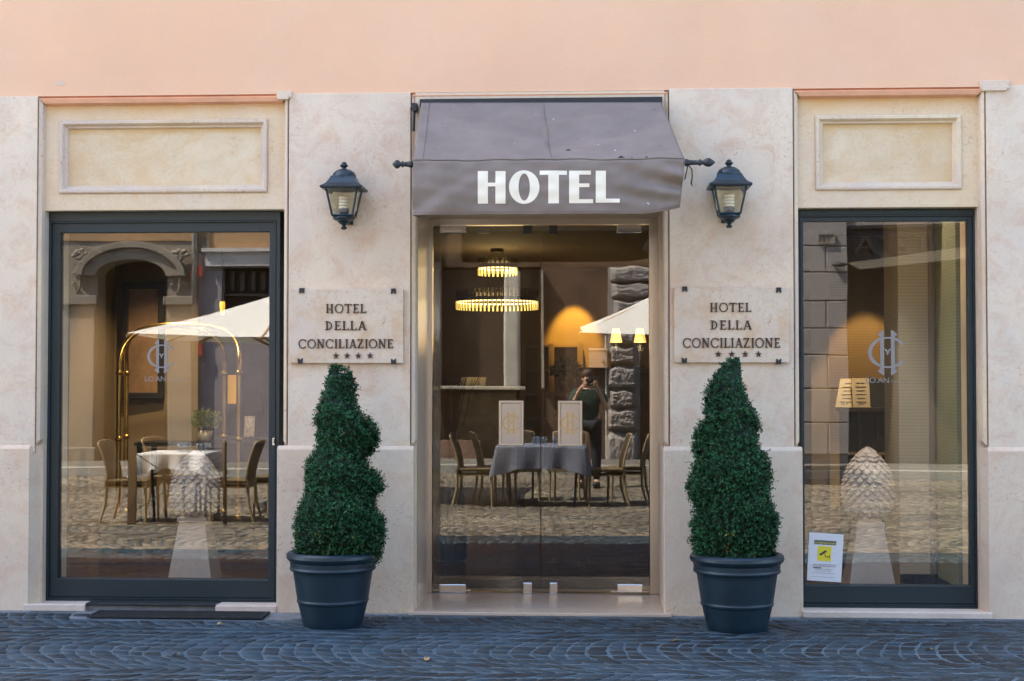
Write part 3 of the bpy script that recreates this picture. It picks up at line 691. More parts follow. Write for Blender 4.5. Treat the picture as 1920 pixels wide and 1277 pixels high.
# ================================================================== GROUND
fz=dz0-.014      # lobby floor
o=MB().add([(-80,-80,-.0003),(80,-80,-.0003),(80,60,-.0003),(-80,60,-.0003)],[(0,1,2,3)]).build('street_bed',M['mortar']); tag(o,kind='structure')
def setts(near,nm_,mt_):
    rng=np.random.default_rng(5)
    W=1.25; st=.098; nt=10; V=[];Fs=[];RN=[]
    y0=-.02
    xg0,xg1=PX(182,-.03,1150),PX(512,-.31,1160)
    nb=int(13/W)+1; n=0
    bx0,bx1=-9.5,7.5
    allq=[]
    for b in range(-1,nb):
        ya=-.62-b*W
        shift=rng.uniform(0,st); A=.36*(1 if b%2==0 else .8)
        N=int((bx1-bx0)/st)
        g=np.arange(N); t=np.arange(nt)
        G,T=np.meshgrid(g,t,indexing='ij'); G=G.ravel().astype(float);T=T.ravel().astype(float)
        jit=rng.uniform(-.18,.18,len(G))*.3
        gap=.085
        cs=[]
        for a,c in((gap,gap),(1-gap,gap),(1-gap,1-gap),(gap,1-gap)):
            tt=(T+.5+(c-.5)*.88+jit)/nt; gg=G+a
            x=bx0+shift+gg*st+A*(2*tt-1)**2*1.0
            y=ya-tt*W
            x=x+.018*np.sin(y*9+x*3.1+b)+.012*np.sin(x*17+b); y=y+.015*np.sin(x*6.3+b*2)+.008*np.sin(x*23+y*11)
            x=x+rng.uniform(-.006,.006,len(G)); y=y+rng.uniform(-.006,.006,len(G))
            cs.append(np.stack([x,y],1))
        allq.append(np.stack(cs,1))
    Q=np.concatenate(allq); cen=Q.mean(1)
    keep=(Q[:,:,1].max(1)<-.045)&(Q[:,:,1].min(1)>-12.9)
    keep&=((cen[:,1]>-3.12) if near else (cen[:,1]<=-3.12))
    keep&=~((cen[:,1]>-.40)&(cen[:,0]>xg0-.05)&(cen[:,0]<xg1+.12))
    Q=Q[keep];cen=cen[keep]; K=len(Q)
    hz=rng.uniform(-.001,.0025 if near else .005,K)
    def lay(f,z): 
        p=cen[:,None,:]+(Q-cen[:,None,:])*f; return np.concatenate([p,np.broadcast_to((z+hz)[:,None,None],(K,4,1))],2)
    tilt=rng.normal(0,.005 if near else .016,(K,2))
    L0=lay(1,-.014);L1=lay(.99,.001);L2=lay(.91,.0035)
    for Lx in(L1,L2): Lx[:,:,2]+=((Lx[:,:,:2]-cen[:,None,:])*tilt[:,None,:]).sum(2)
    VV=np.concatenate([L0,L1,L2],1).reshape(-1,3)
    base=(np.arange(K)*12)[:,None]
    pat=[(8,9,10,11)]+[(i,(i+1)%4,4+(i+1)%4,4+i) for i in range(4)]+[(4+i,4+(i+1)%4,8+(i+1)%4,8+i) for i in range(4)]
    FF=np.concatenate([base+np.array(p)[None,:] for p in pat],0)
    rn=np.tile(np.clip(rng.random(K)*.8+.25*np.sin(cen[:,0]*1.1)*np.sin(cen[:,1]*1.7)+.1,0,1.2),len(pat))
    me=bpy.data.meshes.new(nm_); nF=len(FF)
    me.vertices.add(len(VV)); me.vertices.foreach_set('co',VV.astype(np.float32).ravel())
    me.loops.add(nF*4); me.loops.foreach_set('vertex_index',FF.astype(np.int32).ravel()); me.polygons.add(nF); me.polygons.foreach_set('loop_start',np.arange(0,nF*4,4,dtype=np.int32)); me.update(calc_edges=True)
    at=me.attributes.new('rnd','FLOAT','FACE'); at.data.foreach_set('value',rn.astype(np.float32)); me.materials.append(mt_)
    bm=bmesh.new(); bm.from_mesh(me); bmesh.ops.recalc_face_normals(bm,faces=bm.faces); bm.to_mesh(me); bm.free()
    o=bpy.data.objects.new(nm_,me); col.objects.link(o); tag(o,kind='structure')
setts(True,'setts_shade_colour',M['cobble']); setts(False,'setts_sun_colour',M['sett2'])  # same setts, split near the shadow edge into shade and sun colours
q=random.Random(21); lf=None
for i,(u,v,lab) in enumerate(((412,1173,'dry beige leaf on the cement below the left window'),(330,1232,'small brown leaf on the setts left of the left pot'),(800,1240,'small brown leaf on the setts in front of the doorstep'),(1267,1205,'pale dry leaf on the setts just left of the right pot'),(1500,1240,'pale dry leaf on the setts right of the right pot'),(1742,1222,'small dry leaf on the setts under the right window'))):
    d=MR@Vector((u-960,-(v-638.5),-F)); p=CAM+d*(-CAM.z/d.z)
    if lf is None: lf=c=MB().grid(lambda a,b:((a-.5)*.045,(b-.5)*.028*(1-(2*a-1)**2)**.5,.004*math.sin(a*5)+.006*abs(2*b-1)),8,4).build('fallen_leaf',mat('dry_leaf',(.34,.22,.10),.7,var=.3,vs=40),smooth=True)
    else: c=copy_tree(lf)
    c.location=(p.x,p.y,.009); c.rotation_euler=(.1*q.random(),.1,q.uniform(0,6)); tag(c,lab,'leaf','dry leaves on the paving')
# cement strip at the foot of the wall and the patch round the iron grate
def strip(x0,x1,ya,yb,name):
    n=60
    o=MB().grid(lambda a,b:(x0+(x1-x0)*a,ya+(yb-ya)*b-(.018*math.sin(a*41)+.012*math.sin(a*97+1))*b,.004-.006*b),n,4).build(name,M['concrete']); tag(o,kind='structure'); return o
gx0,gx1=PX(188,-.05,1150),PX(508,-.05,1150)
strip(PX(140,-.1,1150),PX(575,-.1,1150),-.022,-.40,'cement_patch')
strip(PX(575,-.1,1150),PX(775,-.1,1150),-.022,-.075,'cement_joint')
strip(PX(1246,-.1,1150),PX(1505,-.1,1150),-.022,-.06,'cement_joint')
strip(-8,PX(50,-.1,1150),-.022,-.07,'cement_joint')
mb=MB(); mb.ring((gx0,gx1,0,1),(gx0+.02,gx1-.02,.08,.92),0,1); mb.v=[(x,-.07-z*.235,.008+(.010*(1-y))) for x,y,z in mb.v]
g=mb.build('floor_grate',M['rubber'],label='long black iron grate set in the cement below the left shop window',cat='grate')
mb=MB()
for i in range(17): 
    y=-.09-i*.0125; mb.box(gx0+.02,gx1-.02,y-.003,y+.003,.006,.015)
mb.build('grate_bars',M['rubber'],g)
MB().box(gx0+.02,gx1-.02,-.30,-.08,.0052,.0060).build('grate_backing',M['black'],g)
o=MB().prism([(PX(162,-.0,1140),-.02),(PX(405,-.0,1140),-.02),(PX(402,.1,1140),.1),(PX(172,.1,1140),.1)],.0395,.052,'z').build('threshold_mat',M['rubber'],bevel=.003,label='thin dark mat lying on the sill under the left shop window',cat='mat')
# ================================================================== LOBBY
W1=mat('beige_wall',(.22,.165,.10),.8,var=.06,vs=2)
W2=mat('brown_wall',(.12,.078,.044),.7,var=.1,vs=2)
def bands(m,nt,b,src,colr):
    N=nt.nodes;L=nt.links; w=N.new('ShaderNodeTexWave'); w.bands_direction='Z'; w.inputs['Scale'].default_value=14; w.inputs['Distortion'].default_value=.3; L.new(src,w.inputs[0])
    x=N.new('ShaderNodeMix'); x.data_type='RGBA'; x.blend_type='MULTIPLY'; x.inputs[0].default_value=.42; L.new(colr,x.inputs[6])
    r=N.new('ShaderNodeMapRange'); r.inputs[2].default_value=.25; r.inputs[3].default_value=.5; L.new(w.outputs[1],r.inputs[0]); L.new(r.outputs[0],x.inputs[7]); L.new(x.outputs[2],b.inputs['Base Color'])
W3=mat('banded_wallpaper',(.36,.29,.19),.7,var=.08,vs=3,extra=bands)
W4=mat('pale_wallpaper',(.62,.55,.43),.7,var=.04,vs=3,extra=bands)
FLM=mat('lobby_marble',(.17,.095,.045),.18,var=.15,vs=3)
CE=mat('lobby_ceiling',(.13,.10,.07),.8)
DK2=mat('shelf_back',(.11,.075,.035),.6)
DK=mat('dark_wood',(.030,.020,.014),.4,var=.3,vs=6)
BLK=mat('matt_black',(.010,.010,.012),.5)
zce=2.64; yb=6.5
MB().box(-5.5,3.6,.51,7.2,fz-.05,fz).build('lobby_floor',FLM,hotel)
MB().box(-5.5,3.6,.845,7.2,zce,zce+.1).build('lobby_ceiling',CE,hotel)
MB().box(-5.5,xb1+.1,.51,.846,3.3,3.4).build('lobby_ceiling',CE,hotel)
MB().box(xc2-.1,3.6,.51,.846,3.3,3.4).build('lobby_ceiling',CE,hotel)
MB().box(-5.5,3.6,.842,.9,zce+.1,3.4).build('bulkhead',CE,hotel)
MB().box(-5.5,3.6,yb,yb+.15,fz,zce).build('lobby_back_wall',W2,hotel)
MB().box(-5.6,-5.45,.5,7.2,fz,3.4).build('lobby_side_wall',W1,hotel)
MB().box(3.45,3.6,.5,7.2,fz,3.4).build('lobby_side_wall',W1,hotel)
# left: pale partition carrying the painting, far wall beyond
MB().box(-5.4,PX(372,4.4,600),4.4,4.6,fz,zce).build('lobby_partition',W1,hotel)
MB().box(PX(180,3.9,600)-.4,PX(182,3.9,600),3.2,4.4,fz,zce).build('lobby_partition',W1,hotel)
# right: projecting pier and side wall with banded paper
xw=2.37
MB().box(PX(1685,1.1,700),xw+.3,1.1,1.6,fz,zce).build('lobby_pier',W4,hotel)
MB().box(xw,xw+.3,.51,1.095,fz,3.3).build('lobby_side_wall',mat('green_tint_wallpaper',(.27,.28,.18),.7,var=.05,extra=bands),hotel)
MB().box(PX(1685,1.1,700)-.0,xw+.0,1.085,1.099,fz,fz+.11).build('skirting',BLK,hotel)
MB().box(xw-.014,xw-.001,.52,1.084,fz,fz+.10).build('skirting',BLK,hotel)
MB().box(PX(1745,1.1,700)-.015,PX(1745,1.1,700)+.015,1.07,1.099,fz+.12,zce).build('wall_trim',mat('grey_trim',(.30,.25,.22),.5),hotel)
MB().box(.9,3.4,3.0,3.15,fz,zce).build('lobby_partition',W3,hotel)
MB().box(PX(1521,2.4,700),PX(1555,2.4,700),2.4,2.9,fz,zce).build('lobby_column',W1,hotel)
# --- back wall shelving, seen through the doors
r=empty('shelf_unit',(0,yb-.01,0),label='dark wooden shelf unit with open compartments on the lobby back wall',cat='shelves')
sx0,sx1=PX(978,yb-.1,700),PX(1090,yb-.1,700); sz1=PZ(648,yb,1040); 
MB().box(sx0,sx1,-.03,-.002,fz,sz1).build('back_panel',DK2,r)
for i in range(8):
    z=fz+.02+(sz1-fz-.02)*i/7; MB().box(sx0+.004,sx1-.004,-.13,-.031,z-.02,z).build('shelf',mat('shelf_wood',(.12,.08,.045),.5) if i==0 else bpy.data.materials['shelf_wood'],r)
for u in(980,1014,1034,1088):
    x=PX(u,yb-.1,700); MB().box(x-.03,x+.03,-.14,-.031,fz+.001,sz1+.02).build('upright',bpy.data.materials['shelf_wood'],r)
# --- counter with cups at the left of the doors
r=empty('reception_counter',(0,5,fz),label='dark reception counter left of the shelves behind the doors',cat='counter')
c0,c1=PX(812,5,725)-.6,PX(968,5,725); cz=PZ(724,5,900)-fz
MB().box(c0,c1,.05,.6,0,cz-.04).build('counter_front',mat('counter_stone',(.12,.11,.10),.5,var=.3,vs=12),r)
MB().box(c0-.03,c1+.03,0,.65,cz-.038,cz).build('counter_top',mat('counter_top_stone',(.35,.33,.28),.2),r,bevel=.004)
proto=None
for i,u in enumerate((862,876,890,904)):
    x=PX(u,5.1,720)
    if proto is None:
        proto=MB().lathe([(.02,0),(.034,.004),(.038,.05),(.042,.085),(.037,.085),(.03,.01)],(0,0,0),20).build('coffee_cup',M['white'],smooth=True); c=proto
    else: c=copy_tree(proto)
    c.location=(x,5.1,fz+cz+.001); tag(c,['leftmost','second from the left','third from the left','rightmost'][i]+' of the four white cups standing on the reception counter','cup','cups on the reception counter')
# dried branches in a tall vase left of the doors
r=empty('branch_vase',(PX(845,2.6,900),2.6,fz),label='tall vase of bare dried branches inside, behind the left door leaf',cat='vase')
MB().lathe([(.10,0),(.13,.02),(.14,.3),(.10,.6),(.07,.75),(.085,.8),(.075,.8),(.06,.74)],(0,0,0),24).build('vase',mat('vase_glaze',(.05,.045,.04),.3),r,smooth=True)
mb=MB(); q=random.Random(4)
for i in range(34):
    a=q.uniform(0,6.28); sp=q.uniform(.05,.38); p=Vector((0,0,.7)); pts=[p]
    for k in range(1,8):
        pts.append(Vector((math.cos(a)*sp*(k/7)**1.4+q.uniform(-.015,.015),math.sin(a)*sp*(k/7)**1.4+q.uniform(-.015,.015),.7+.155*k)))
    mb.tube(pts,[.006,.005,.005,.004,.004,.003,.003,.002],5)
    b=pts[4]; mb.tube([b,b+Vector((q.uniform(-.1,.1),q.uniform(-.1,.1),.22))],[.003,.0015],4)
mb.build('branches',mat('dry_branch',(.14,.075,.03),.7),r)
# potted fern on a ledge by the shelf
def bush(mb,c,r,n,leaf,q,flat=1):
    for i in range(n):
        d=Vector((q.gauss(0,1),q.gauss(0,1),abs(q.gauss(0,.8)))).normalized()
        p=Vector(c)+d*r*q.uniform(.3,1); t=(d+Vector((q.gauss(0,.5),q.gauss(0,.5),q.gauss(0,.3)))).normalized(); sdir=t.cross(Vector((q.gauss(0,1),q.gauss(0,1),q.gauss(0,1)))).normalized()
        mb.add([p,p+t*leaf*.5+sdir*leaf*.3,p+t*leaf,p+t*leaf*.5-sdir*leaf*.3],[(0,1,2,3)])
x,z=P(1062,735,4.6)
r=empty('potted_houseplant',(x,4.6,z),label='small dark leafy houseplant on a stand in front of the glowing wall',cat='potted plant')
MB().lathe([(.05,0),(.07,.01),(.085,.12),(.075,.12),(.06,.03)],(0,0,0),20).build('pot',BLK,r,smooth=True)
mb=MB(); bush(mb,(0,0,.16),.14,260,.06,random.Random(3)); mb.build('foliage',mat('dark_leaf',(.015,.03,.012),.5),r)
MB().box(-.18,.18,-.14,.14,-.03,-.001).box(-.16,-.13,-.12,-.09,-(z-fz),-.031).box(.13,.16,-.12,-.09,-(z-fz),-.031).box(-.16,-.13,.09,.12,-(z-fz),-.031).box(.13,.16,.09,.12,-(z-fz),-.031).build('stand',DK,r)
# --- chandelier: two crystal rings
cx,cy=PX(932,4,560),4.0
CR=mat('crystal_lit',(.8,.7,.35),.2,emit=(1,.66,.16),es=.09); CR2=glass('crystal',(.75,.70,.5),.12); BR=mat('bronze_band',(.05,.035,.02),.4,.6); LED=mat('led_strip',(1,.9,.6),.5,emit=(1,.76,.30),es=2.2)
r=empty('chandelier',(cx,cy,zce-.001),label='two tier ring chandelier of crystal rods glowing yellow in the lobby',cat='chandelier')
mb=MB(); mb.lathe([(.06,-.03),(.06,0)],(0,0,0),16)
for k in range(3):
    a=k*2.1; mb.tube([(.05*math.cos(a),.05*math.sin(a),-.03),(.15*math.cos(a),.15*math.sin(a),-(zce-PZ(500,4)))],.002,4); mb.tube([(.15*math.cos(a),.15*math.sin(a),-(zce-PZ(515,4))),(.33*math.cos(a),.33*math.sin(a),-(zce-PZ(562,4)))],.002,4)
mb.build('suspension_wires',BR,r)
for (u0,u1,v0,v1,vb) in((897,969,485,516,499),(856,1008,544,580,562)):
    R=(PX(u1,4,560)-PX(u0,4,560))/2; zt=PZ(v0,4)-zce; zb_=PZ(v1,4)-zce; zm=PZ(vb,4)-zce; dx=(PX((u0+u1)/2,4,560)-cx)
    ringo=MB().lathe([(R-.012,zm-.015),(R+.004,zm-.015),(R+.004,zm+.015),(R-.012,zm+.015),(R-.012,zm-.015)],(dx,0,0),48,cap=False).build('crystal_ring',BR,r)
    MB().lathe([(R-.02,zm-.019),(R-.005,zm-.019),(R-.005,zm-.026),(R-.02,zm-.026),(R-.02,zm-.019)],(dx,0,0),48,cap=False).build('light_strip',LED,ringo)
    n=int(R*160); mb=MB();mb2=MB()
    for k in range(n):
        a=2*math.pi*k/n; X,Y_=dx+R*1.01*math.cos(a),R*1.01*math.sin(a); Mx=Matrix.Rotation(a,3,'Z')
        mb.obox((X,Y_,(zt+zm+.015)/2),.003,.008,(zt-zm-.015)/2,Mx); mb2.obox((X,Y_,(zb_+zm-.015)/2),.003,.008,(zm-.015-zb_)/2,Mx)
    mb.build('crystal_rods',CR2,ringo); mb2.build('crystal_rods',CR,ringo)
# --- sconces with pale shades
SH=mat('lamp_shade_lit',(.9,.75,.4),.8,emit=(1,.62,.16),es=.26)
pr=None
for i,u in enumerate((1155,1200)):
    x,z=P(u,629,5.6)
    if pr is None:
        pr=empty('table_lamp',(0,0,0),cat='lamp',group='small shaded lamps in the lobby')
        MB().lathe([(.062,-.07),(.035,.07)],(0,0,0),24,cap=False).build('lamp_shade',SH,pr,smooth=True)
        MB().tube([(0,0,-.30),(0,0,.0)],.006,6).lathe([(.05,-.32),(.05,-.30)],(0,0,0),16).build('lamp_stem',M['black'],pr); c=pr
    else: c=copy_tree(pr)
    c.location=(x,5.6,z); c['label']=('left one of the pair of small glowing shaded lamps in the entrance','right one of the pair of small glowing shaded lamps, nearest the door jamb')[i]
x0,x1=PX(1058,5.6,700),PX(1216,5.6,700)+.5; zt=PZ(629,5.6)-.322
o=MB().box(x0,x1,5.4,5.9,zt-.04,zt-.0005).build('back_bar',DK,label='dark high shelf carrying the two small shaded lamps',cat='shelf'); MB().box(x0+.03,x1-.03,5.45,5.9,fz,zt-.041).build('cabinet_body',DK,o)
# lobby entrance mat and ceiling detector
MB().prism([(PX(862,1.25,1100),1.02),(PX(1178,1.25,1100),1.02),(PX(1178,1.25,1100),1.42),(PX(862,1.25,1100),1.42)],fz+.001,fz+.010,'z').build('entrance_mat',mat('mat_pile',(.03,.028,.026),.95,bump=1,bs=200),label='dark rectangular door mat inside the glass doors',cat='door mat')
x,z=P(903,446,2.0)
MB().lathe([(.04,-.04),(.055,-.03),(.055,0)],(x,2.2,zce-.001),20).build('smoke_detector',M['white'],label='round white smoke detector on the lobby ceiling',cat='smoke detector',smooth=False)
# --- painting behind the left window
y=4.36; x0,x1=PX(231,y,640),PX(308,y,640); z0,z1=PZ(748,y,270),PZ(530,y,270)
r=empty('framed_painting',((x0+x1)/2,y,(z0+z1)/2),rz=.10,label='large brown painting in a thick black frame on the beige wall behind the left window',cat='painting')
w,h=(x1-x0)/2,(z1-z0)/2
MB().ring((-w,w,-h,h),(-w+.055,w-.055,-h+.06,h-.06),-.05,.03).build('picture_frame',BLK,r,bevel=.006)
MB().box(-w+.05,w-.05,-.01,.01,-h+.05,h-.05).build('canvas',mat('brown_canvas',(.16,.095,.05),.6,c2=(.36,.22,.13),vs=2.4),r)
# --- brass luggage cart
BRS=mat('polished_brass',(.85,.56,.16),.24,1)
yc=3.3
r=empty('luggage_cart',(PX(336,yc,900),yc,fz),label='brass birdcage luggage cart with arched rails behind the left window',cat='luggage cart')
X=lambda u,yy:PX(u,yy,850)-r.location.x
hh=PZ(655,yc)-fz; ht=PZ(609,yc)-fz
for k,(yy,ua,ub) in enumerate(((-.28,222,447),(.28,236,420))):
    xa_,xb_=X(ua,yc+yy),X(ub,yc+yy); xm_=(xa_+xb_)/2; R_x=(xb_-xa_)/2
    pts=[(xa_,yy,.28)]+[(xa_,yy,.28+(hh-.28)*i/4) for i in range(1,4)]
    for i in range(21):
        a=math.pi-math.pi*i/20; ex=math.copysign(abs(math.cos(a))**.62,math.cos(a)); pts.append((xm_+R_x*ex,yy*(1-.55*math.sin(a)),hh-.12+(ht-hh+.12)*abs(math.sin(a))**.8))
    pts+=[(xb_,yy,.28+(hh-.28)*i/4) for i in range(3,-1,-1)]
    MB().tube(pts,.021,12).build('arched_rail',BRS,r,smooth=True)
mb=MB()
for yy,ua,ub in((-.28,222,447),(.28,236,420)):
    for u in(ua,ub):
        for z in(.30,.95,hh-.2): mb.lathe([(.022,-.02),(.030,-.012),(.030,.012),(.022,.02)],(X(u,yc+yy),yy,z),16)
mb.build('rail_collars',BRS,r,smooth=True)
MB().box(X(222,yc)-.06,X(447,yc)+.06,-.34,.34,.13,.19).build('platform',mat('cart_carpet',(.02,.015,.012),.9),r,bevel=.02)
MB().ring((X(222,yc)-.075,X(447,yc)+.075,-.355,.355),(X(222,yc)-.062,X(447,yc)+.062,-.342,.342),0,1)
for u in(222,447):
    for yy in(-.26,.26):
        MB().lathe([(.07,-.018),(.085,-.015),(.085,.015),(.07,.018)],(0,0,0),20).build('wheel',BLK,r,loc=(X(u,yc),yy,.087)).rotation_euler=(math.pi/2,0,0)
# --- low black table with a plant and a tray, in the left lobby
yt=4.9; 
r=empty('side_table',(PX(395,3.9,900),3.9,fz),label='black side table with thin legs carrying the green plant behind the left window',cat='table')
tz=PZ(829,3.9)-fz
MB().box(-.62,.62,-.25,.25,tz-.03,tz).build('tabletop',BLK,r)
for sx in(-1,1):
    for sy in(-1,1): MB().box(sx*.58-.02,sx*.58+.02,sy*.22-.02,sy*.22+.02,0,tz-.031).build('leg',BLK,r)
x=PX(384,3.85,820)
r=empty('potted_green_plant',(x,3.85,fz+tz+.001),label='bushy yellow-green plant in a small white pot on the side table',cat='potted plant')
MB().lathe([(.045,0),(.06,.01),(.07,.10),(.06,.10),(.04,.02)],(0,0,0),20).build('pot',M['white'],r,smooth=True)
mb=MB(); q=random.Random(8); bush(mb,(0,0,.13),.13,420,.035,q); bush(mb,(-.05,0,.22),.07,100,.035,q); bush(mb,(.06,0,.20),.08,100,.035,q); mb.build('foliage',mat('fresh_leaf',(.20,.24,.05),.5,trans=.3),r)
# --- lit lamp panel and chalkboard at the right edge of the left window
y=5.4; x0,x1=PX(427,y,730),PX(443,y,730); z0,z1=PZ(757,y,430),PZ(703,y,430)
o=MB().box(x0,x1,y,y+.06,z0,z1).build('glowing_lamp_shade',mat('amber_shade',(.8,.45,.08),.7,emit=(1,.46,.05),es=.10),label='square amber lamp shade glowing behind the brass cart rails',cat='lamp'); MB().box((x0+x1)/2-.03,(x0+x1)/2+.03,y+.01,y+.05,PZ(822,y),z0-.001).build('lamp_base',DK,o)
y=5.2
o=MB().prism([(PX(455,y,740),PZ(776,y,470)),(PX(494,y,740),PZ(776,y,470)),(PX(488,y,740),PZ(703,y,470)),(PX(451,y,740),PZ(703,y,470))],y,y+.03).build('black_board',BLK,bevel=.003,label='leaning black menu board right of the brass cart rails',cat='board')
x0,x1=PX(430,5,830)-.2,PX(520,5,830); zt=PZ(820,5)
o=MB().box(x0,x1,4.9,5.6,zt-.04,zt).build('service_counter',DK,bevel=.003,label='wooden service counter under the black menu board',cat='counter'); MB().box(x0+.03,x1-.03,4.95,5.6,fz,zt-.041).build('counter_body',DK,o)
tag(MB().obox((PX(468,4.98,800),4.98,zt+.10),.05,.012,.10,Matrix.Rotation(-.2,3,'X')).build('leaflet_stand',mat('leaflet_blue',(.25,.28,.40),.5,c2=(.70,.62,.58),vs=30)),'small leaflet stand on the service counter',"leaflet stand")
x,z=P(417,572,4.0)
r=empty('pendant_lamp',(x,4.0,z),label='tiny amber pendant lamp above the umbrella reflection in the left window',cat='lamp')
MB().lathe([(.016,-.09),(.026,.0),(.022,.03)],(0,0,0),16).build('lamp_shade',mat('amber_glow',(.9,.5,.1),.6,emit=(1,.50,.05),es=.25),r,smooth=True)
MB().tube([(0,0,.03),(0,0,zce-z)],.005,6).build('cord',BLK,r)
# --- lectern counter with menu frames in the right window
yk=2.1
x0,x1=PX(1585,yk,760),PX(1672,yk,760)+.1; zt=PZ(764,yk,1630)
r=empty('host_counter',((x0+x1)/2,yk,fz),label='narrow host counter with a dark glass front behind the right window',cat='counter')
w=(x1-x0)/2; h=zt-fz
MB().box(-w,w,-.02,.42,h-.035,h).build('counter_top',DK,r,bevel=.003)
MB().box(-w+.02,w-.02,.03,.40,0,h-.036).build('cabinet',BLK,r)
MB().box(-w+.02,w-.02,.0,.029,h-.36,h-.34).build('shelf',mat('shelf_beige',(.30,.22,.13),.5),r)
for k in(-.5,.1,.5): MB().box(w*k-.012,w*k+.012,.01,.029,0,h-.037).build('divider',DK,r)
PAP=mat('menu_paper',(.62,.50,.30),.7); INK=mat('printed_ink',(.07,.05,.04),.8)
def menu(u0,u1,v0,v1,yy,lab,dx=0,lines=5,pm=PAP):
    a,b=PX(u0,yy,730),PX(u1,yy,730); h=PZ(v0,yy)-PZ(v1,yy); r=empty('menu_stand',((a+b)/2,yy,zt+.001),label=lab,cat='menu')
    w=(b-a)/2; R=Matrix.Rotation(-.22,3,'X')
    def sk(z): return dx*z/h
    MB().add([(-w+sk(0),0,0),(w+sk(0),0,0),(w+sk(h),.06,h),(-w+sk(h),.06,h),(-w+sk(0),.012,0),(w+sk(0),.012,0),(w+sk(h),.072,h),(-w+sk(h),.072,h)],[(0,1,2,3),(4,7,6,5),(0,4,5,1),(1,5,6,2),(2,6,7,3),(3,7,4,0)]).build('sheet',pm,r)
    mb=MB()
    for k in range(lines):
        z=h*(.82-.13*k); f=.6 if k%2 else .45
        mb.box(-w*f+sk(z),w*f+sk(z),.06*z/h-.003,.06*z/h-.001,z,z+h*.022)
    for k in range(6): mb.box(-w*.4+k*w*.13,-w*.4+k*w*.13+w*.07,.06*.1-.003,.06*.1-.001,h*(.07+.03*(k%2)),h*(.11+.04*((k*7)%3)/2))
    mb.build('print',INK,r); return r
menu(1566,1602,702,755,yk+.05,'pale framed menu leaning on the host counter, its left neighbour to the upright card',dx=.05,lines=6)
menu(1599,1632,698,752,yk-.01,'upright printed menu card in the middle of the host counter',lines=6,pm=mat('card_paper',(.42,.34,.24),.7))
a=PX(1650,yk,730)
o=MB().obox((a,yk+.12,zt+.10),.10,.010,.11,Matrix.Rotation(.45,3,'Y')@Matrix.Rotation(-.3,3,'X')).build('tablet',BLK,bevel=.004,label='dark tablet tilted on the host counter beside the menu card',cat='tablet')
# --- pine cone sculptures
CONE=stone_mat('cone_stone',(.72,.62,.54),seed=11,stamt=.2,pits=False,cold=(.60,.52,.46),bump=.8)
def pinecone(uc,vt,vb,halfw,neck,ped,vped,yy,lab,name='pine_cone_sculpture'):
    xc=PX(uc,yy,900); zt_,zb_=PZ(vt,yy,uc),PZ(vb,yy,uc); S=(yy+9.33)/2800; Rm=halfw*S; Hc=zt_-zb_
    r=empty(name,(xc,yy,fz),label=lab,cat='sculpture',group='stone pine cones on pedestals in the shop windows')
    def rp(t): return Rm*float(np.interp(t,[0,.08,.18,.32,.5,.68,.82,.92,.97,1],[.66,.86,.96,1,.96,.83,.63,.42,.26,.05]))
    base=zb_-fz
    pr_=[(rp(i/30)*.93,base+Hc*i/30) for i in range(30)]+[(.004,base+Hc*.99)]
    core=MB().lathe(pr_,(0,0,0),32).build('cone_core',CONE,r,smooth=True)
    mb=MB(); ga=math.pi*(3-5**.5); rows=16; 
    for i in range(rows):
        t=(i+.3)/rows; t=t**.95; R=rp(t); n=max(6,int(17-abs(t-.3)*6)); hz=Hc/rows*1.05
        if t>.78: n=max(5,int(14*(1-t)*3.4))
        for k in range(n):
            a=2*math.pi*(k+.5*(i%2))/n; wv=math.pi*R/n*1.04; d=Vector((math.cos(a),math.sin(a),0)); tg=Vector((-math.sin(a),math.cos(a),0)); z=base+Hc*t
            Ru=rp(min(1,t+.9/rows)); Rd=rp(max(0,t-.9/rows))
            c=d*(R*1.06+.016); c.z=z-hz*.45
            u_=d*Ru*.95; u_.z=z+hz; dn=d*(Rd*.97); dn.z=z-hz*1.0
            l_=d*R*.93-tg*wv; l_.z=z; r__=d*R*.93+tg*wv; r__.z=z
            mb.add([c,u_,l_,dn,r__],[(0,1,2),(0,2,3),(0,3,4),(0,4,1)])
    mb.build('cone_scales',CONE,r)
    # pedestal: neck, torus, flared square shaft
    mb=MB(); z1=base; z2=PZ(neck[1],yy,uc)-fz; z3=PZ(neck[2],yy,uc)-fz; nw=neck[0]*S
    mb.box(-nw*.92,nw*.92,-nw*.92,nw*.92,z2,z1+.02).box(-nw*1.12,nw*1.12,-nw*1.12,nw*1.12,z3,z2)
    w0=ped[0]*S; w1=ped[1]*S; zb2=PZ(vped,yy,uc)-fz; k=(w1-w0)/(z3-zb2); wf=w0+k*(z3-.0)
    mb.add([(-w0,-w0,z3),(w0,-w0,z3),(w0,w0,z3),(-w0,w0,z3),(-wf,-wf,.0),(wf,-wf,.0),(wf,wf,.0),(-wf,wf,.0)],[(0,1,2,3),(4,7,6,5),(0,4,5,1),(1,5,6,2),(2,6,7,3),(3,7,4,0)])
    mb.build('pedestal',stone_mat('pedestal_stone',(.76,.62,.52),seed=uc,pits=False,stamt=.2,cold=(.68,.56,.48)),r,bevel=.004)
pinecone(1627,840,966,45,(23,978,988),(25,42),1097,.75,'grey stone pine cone on a pedestal in the right window')
pinecone(367,846,962,44,(25,968,977),(25,42),1087,.75,'grey stone pine cone on a pedestal in the left window')
